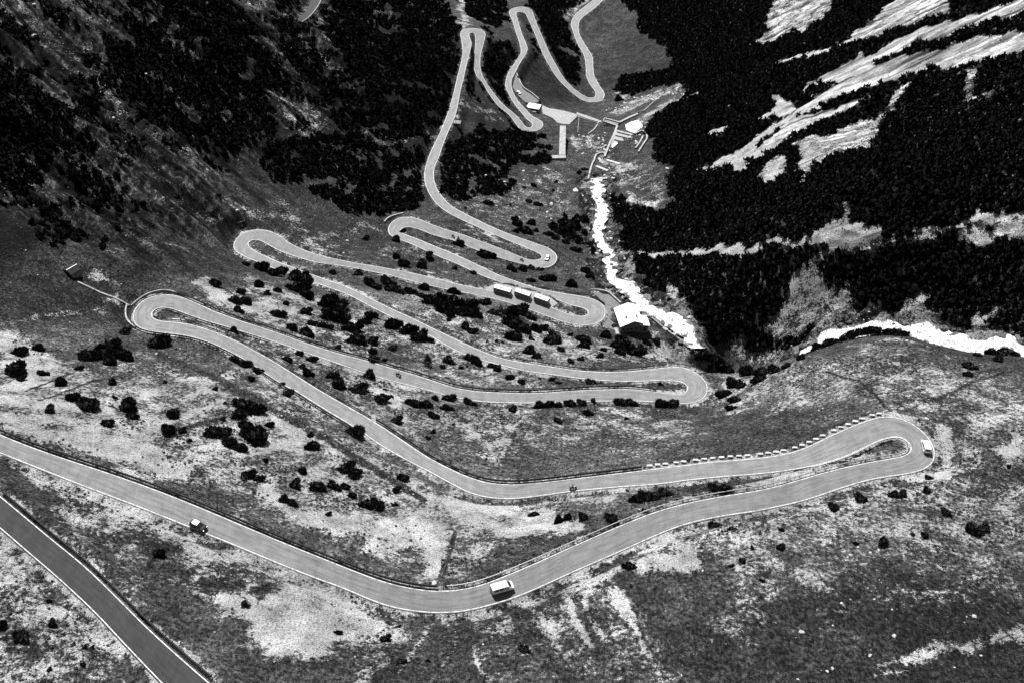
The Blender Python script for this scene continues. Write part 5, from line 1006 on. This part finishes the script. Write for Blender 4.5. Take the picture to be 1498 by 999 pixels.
v2 = vehicle('van', 'van', M_WHITE, 4.7, 1.85, 1.95, [(-2.35,1.7,.75),(-2.25,1.9,.8),(-1.2,1.95,.82),(.9,1.93,.8),(1.15,1.82,.76),(1.7,1.15,.78),(2.2,.98,.76),(2.35,.75,.7)], 1.05, 'white van with dark windows rounding the wide right bend', 'van', ground_pose(1353.5, 655.5, (1351, 642)), glass_x=[(-2.05,-1.1),(-1.0,-.05),(.05,1.0)], front=(1.68,1.13))
MB().box(-2.42,-2.33,-.6,.6,1.15,1.65).build('rear_window', M_GLASS, v2)
car_line = [(-1.95,.95,.72),(-1.85,1.15,.74),(-1.35,1.46,.62),(-.2,1.5,.62),(.35,1.42,.6),(1.0,.98,.74),(1.7,.88,.72),(1.98,.68,.62)]
v3 = vehicle('car', 'car', M_BLACK, 3.95, 1.72, 1.5, car_line, .92, 'black car with a painted roof glint on the left of the lowest road', 'car', ground_pose(290.5, 770.5, (310, 779)), glass_x=[(-1.25,-.35),(-.25,.5)], front=(.98,.37,-1.83,-1.33), wr=.3)
MB().box(-1.32,.12,-.56,.56,1.49,1.53).build('roof_glint', M_LAMP, v3, .02)  # pale slab stands for the sun glint on the black roof
v4 = vehicle('car', 'car', M_WHITE, 4.1, 1.75, 1.5, [(p[0] * 1.04, p[1], p[2]) for p in car_line], .92, 'white car turning through the far right bend', 'car', ground_pose(800.5, 379, (797.5, 386)), glass_x=[(-1.25,-.35),(-.25,.5)], front=(1.0,.38,-1.88,-1.38), wr=.3)
pk = at_z(759, 137, ZP - .28); v5 = copy_tree(v4); v5.location = tuple(pk); v5.rotation_euler = (0, 0, R(-55)); v5['label'] = 'white car parked alone in the small car park by the far bends'
bus_line = lambda L, H: [(-L/2,H-.35,1.14),(-L/2+.15,H-.08,1.18),(-L/2+.8,H,1.2),(L/2-.8,H,1.2),(L/2-.2,H-.1,1.18),(L/2,H-.5,1.14)]
def bus(px_, py_, to, L, H, label, rack=False):
    p = ground_pose(px_, py_, to); r = vehicle('bus', 'bus', M_BUSSIDE, L, 2.6, H, bus_line(L, H), 1.3, label, 'bus', p, 'buses parked in the lay-by', wheels=(-L * .3, L * .32), wr=.46)
    MB().loft([[(x, -1.24, H - .06), (x, -1.1, H + .05), (x, 1.1, H + .05), (x, 1.24, H - .06)] for x in (-L / 2 + .2, L / 2 - .35)]).build('roof', M_WHITE, r)
    n = int(L / 1.25)
    for i in range(n):
        x = -L / 2 + .35 + i * (L - .7) / n
        for s in (-1, 1): MB().box(x + .06, x + (L - .7) / n - .06, s * 1.31 - .02, s * 1.31 + .02, 1.2, 1.95).build('side_window', M_GLASS, r)
    MB().box(L / 2 - .04, L / 2 + .03, -1.0, 1.0, 1.1, 2.0).build('windscreen', M_GLASS, r, .02); MB().box(-1.4, -.2, -.5, .5, H + .04, H + .2).build('roof_hatch', M_BUSSIDE, r, .03); return r
bus(735, 428, (750, 431), 7.8, 2.45, 'bus with sides shaded grey and white roof, leftmost of the three in the lay-by'); bus(764.5, 433.5, (780, 437.5), 7.2, 2.45, 'bus with sides shaded grey and white roof, middle one of the three in the lay-by'); bus(792, 441.5, (808, 446), 6.8, 2.5, 'bus with sides shaded grey and white roof, rightmost of the three in the lay-by')

# ---------------------------------------------------------------- motorcycles and riders
def motorcycle_parts(r):
    for x in (-.72, .72):
        w = MB().cyl((x, 0, .32), .2, .06, 'y').build('wheel', M_TRIM, r); MB().ring((x, 0, .32), .26, .075).build('tyre', M_TYRE, w, sm=True)
    MB().box(-.35, .3, -.16, .16, .28, .62).tube([(.72, 0, .32), (.5, 0, .95)], .045).tube([(-.72, 0, .32), (-.1, 0, .4)], .05).build('frame', M_TRIM, r)
    MB().loft([[(x, -w_, z0), (x, w_, z0), (x, w_ * .7, z1), (x, -w_ * .7, z1)] for x, w_, z0, z1 in ((-.05, .1, .65, .8), (.15, .18, .62, .95), (.42, .14, .66, .95), (.52, .08, .7, .85))]).build('fuel_tank', M_BLACK, r, .03)
    MB().loft([[(x, -w_, z0), (x, w_, z0), (x, w_, z1), (x, -w_, z1)] for x, w_, z0, z1 in ((-.95, .08, .78, .9), (-.5, .13, .68, .8), (-.02, .12, .66, .78))]).build('saddle', M_DARK, r)
    MB().tube([(.38, -.38, 1.02), (.48, -.2, 1.05), (.48, .2, 1.05), (.38, .38, 1.02)], .03).build('handlebar', M_TRIM, r); MB().cyl((.62, 0, .85), .1, .1, 'x').build('headlight', M_LAMP, r); MB().box(-1.0, -.7, -.42, -.2, .5, .85).box(-1.0, -.7, .2, .42, .5, .85).build('pannier', M_TRIM, r, .03)
M_JACKET = mat('dark_riding_suit', .03, .8); M_HELM = mat('helmet', .05, .25, .5)
def person_mesh(pts, edges, rad):
    import bmesh
    me = bpy.data.meshes.new('person'); me.from_pydata(pts, edges, []); o = bpy.data.objects.new('person', me); COL.objects.link(o)
    o.modifiers.new('s', 'SKIN'); sv = me.skin_vertices[0].data
    for i, q in enumerate(rad): sv[i].radius = (q, q)
    sv[0].use_root = True; o.modifiers.new('b', 'SUBSURF').levels = 1; dg = bpy.context.evaluated_depsgraph_get(); m2 = bpy.data.meshes.new_from_object(o.evaluated_get(dg)); bpy.data.objects.remove(o); m2.materials.clear(); m2.materials.append(M_JACKET); return m2
RIDER = person_mesh([(-.2,0,.86),(-.14,0,1.05),(-.02,0,1.3),(.03,0,1.43),(.07,0,1.52),(.1,0,1.62), (-.0,.2,1.36),(.2,.32,1.18),(.4,.34,1.06),(-.0,-.2,1.36),(.2,-.32,1.18),(.4,-.34,1.06), (-.15,.12,.82),(.2,.22,.78),(.0,.2,.4),(.1,.2,.34),(-.15,-.12,.82),(.2,-.22,.78),(.0,-.2,.4),(.1,-.2,.34)],
  [(0,1),(1,2),(2,3),(3,4),(4,5),(2,6),(6,7),(7,8),(2,9),(9,10),(10,11),(0,12),(12,13),(13,14),(14,15),(0,16),(16,17),(17,18),(18,19)], [.15,.15,.17,.09,.07,.11,.08,.055,.045,.08,.055,.045,.11,.08,.055,.05,.11,.08,.055,.05])
def helmet(parent, c):
    V, F = ico(2); me = np_mesh('helmet', V * np.array([.15, .135, .15]) + np.array(c), F, True); new_obj('helmet', me, [M_HELM], parent=parent)
def biker(px_, py_, to, lab):
    loc, rz, pit = ground_pose(px_, py_, to); r = empty('motorcycle', loc, rz, f'dark motorcycle with side cases {lab}', 'motorcycle', 'motorcycles on the pass road'); motorcycle_parts(r); r.rotation_euler = (0, pit, rz)
    o = new_obj('person', RIDER, label=f'person in dark suit riding the motorcycle {lab}', cat='person', group='motorcycle riders on the pass road'); o.location = loc; o.rotation_euler = (0, pit, rz); helmet(o, (.11, 0, 1.66))
biker(838.5, 714.5, (860, 712), 'on the second road near the wide bend'); biker(583, 549, (600, 554), 'on the third road, left of the middle'); biker(663, 347, (680, 353), 'on the fifth road near its left bend'); biker(763.5, 381.5, (780, 386), 'on the fifth road near the white car')
for i, (x, y, a) in enumerate(((352, 331, .4), (358, 329, .6))):
    p = at1(x, y); r = empty('motorcycle', (p[0], p[1], float(height(np.array([p[0]]), np.array([p[1]]))[0])), a, f'dark motorcycle parked outside the upper left bend, the {["left", "right"][i]} one', 'motorcycle', 'motorcycles parked outside the bend'); motorcycle_parts(r)

# ---------------------------------------------------------------- a few young conifers among the shrubs
def conifer(px_, py_, hpx, lab, seed):
    p = at1(px_, py_); D = np.linalg.norm(p - np.array([0, 0, CAMH])) / FPX; h = hpx * D / .62; rng = np.random.default_rng(seed)
    r = empty('conifer_tree', (p[0], p[1], float(height(np.array([p[0]]), np.array([p[1]]))[0]) - .1), 0, lab, 'tree', 'young conifers among the shrubs')
    MB().tube([(0, 0, -.3), (.03, 0, h * .5), (0, 0, h * .93)], [.16 * h / 5, .09 * h / 5, .02]).build('trunk', M_BARK, r)
    n = 900; t = rng.random(n) ** .8; a = rng.random(n) * 6.283; R_ = (1 - t) * h * .3 * (.55 + .45 * rng.random(n)) * (.8 + .25 * np.sin(t * 34)); P = np.stack([np.cos(a) * R_, np.sin(a) * R_, h * (.1 + .88 * t)], 1); N = np.stack([np.cos(a), np.sin(a), np.full(n, .15)], 1)
    V, F = spikes(P, N, .07 * h * (.5 + rng.random(n)) * (1.15 - t), .028 * h * (1.1 - t), rng); new_obj('crown', np_mesh('crown', V, F, False), [M_PINE], parent=r)
for x, y, h, lb in ((626, 533, 16, 'small pointed conifer among shrubs between the third and fourth roads'), (671, 360, 12, 'small pointed conifer on the strip beside the fifth road'), (521, 495, 12, 'small pointed conifer left of the third road middle'), (160, 512, 16, 'pointed conifer in the clump left of the tight left bend'), (733, 462, 14, 'pointed conifer in the clump below the parked buses'), (357, 700, 12, 'small pointed conifer above the lowest road, left')): conifer(x, y, h, lb, int(x))

# ---------------------------------------------------------------- loose stones lying on the gravel
def loose_stones():
    rng = np.random.default_rng(77); n = 260000; d = 60 + 420 * rng.random(n) ** .8; u = (rng.random(n) - .5) * 1.3; X = u * (120 + .9 * d); Y = d
    g = gravel_at(X, Y)[0]; _, dr, dw = level(X, Y)
    m = (rng.random(n) < .006 + np.maximum(g - .2, 0) * .3) & (dr > .8) & (dw > .5); X, Y = X[m], Y[m]; s = .07 + .22 * rng.random(len(X)) ** 4 + .0003 * Y
    V, F = ico(1); T = []; M_LS = mottled('loose_stone', .12, .34, 2.0)
    for i in range(3):
        r = np.random.default_rng(i); q = V * (1 + .35 * (r.random((len(V), 1)) - .5)) * np.array([1.1, .85, .7]); T.append((q, F))
    scatter_mesh('loose_stones', np.stack([X, Y, height(X, Y)], 1), s, T, M_LS, label='loose pale stones strewn over the gravel patches and turf', cat='stones', seed=8)
loose_stones()

def rubble():
    rng = np.random.default_rng(91); n = 60000; X = -40 + 320 * rng.random(n); Y = 250 + 480 * rng.random(n); _, dr, dw = level(X, Y)
    B = [(1, [(905,160,12),(935,148,10),(975,138,8),(1010,136,6)]), (1, [(880,205,10),(885,235,10),(900,255,12),(915,262,8)]), (.8, [(925,205,12),(940,190,10)]), (.7, [(850,205,8),(848,218,8)]), (.6, [(945,180,6),(985,160,6)])]
    g = paint(np.zeros(n), X, Y, B, .5); m = (rng.random(n) < np.maximum(g * .35, sstep(9, 1, dw) * .10)) & (dr > 1.5); X, Y = X[m], Y[m]; s = .25 + 1.1 * rng.random(len(X)) ** 3
    V, F = ico(1); T = [(V * (1 + .4 * (np.random.default_rng(i).random((len(V), 1)) - .5)) * np.array([1.2, .8, .7]), F) for i in range(4)]
    scatter_mesh('stream_rubble', np.stack([X, Y, height(X, Y) + .1], 1), s, T, M_STONE, label='pale rubble and boulders lining the torrent and the stream bed above the weir', cat='rubble', seed=9)
rubble()
def torrent_boulders():
    rng = np.random.default_rng(92); n = 30000; X = -10 + 300 * rng.random(n); Y = 230 + 300 * rng.random(n); _, dr, dw = level(X, Y); m = (dw < 2.2) & (rng.random(n) < np.where(dw < .9, .035, .14)); X, Y = X[m], Y[m]
    zw = grid_sample(WATL['z'], X, Y, FX0, FY0, FS); s = .35 + 1.5 * rng.random(len(X)) ** 2.5; V, F = ico(2); T = [(V * (1 + .35 * (np.random.default_rng(i).random((len(V), 1)) - .5)) * np.array([1.2, .9, .75]), F) for i in range(4)]
    scatter_mesh('torrent_boulders', np.stack([X, Y, zw - .1], 1), s, T, mottled('wet_rock', .02, .12, 1.2, .5), label='wet dark boulders breaking the white water of both torrents', cat='boulders', seed=13)
torrent_boulders()

def track_wall():
    e = TRACK_E[:, 3:6]; n = e - TRACK_E[:, :3]; n /= np.linalg.norm(n, axis=1)[:, None]; c = e[len(e) // 2].copy(); secs = []
    for p, q in zip(e - c, n): a, b = p + q * .1, p + q * 1.0; secs.append([(a[0], a[1], a[2] - 3), (b[0], b[1], b[2] - 3), (b[0], b[1], b[2] + .7), (a[0], a[1], a[2] + .7)])
    o = MB().loft(secs).build('retaining_wall', M_CONCD, label='short curved wall holding the dark track at the top left of centre', cat='wall'); o.location = tuple(c)
track_wall()
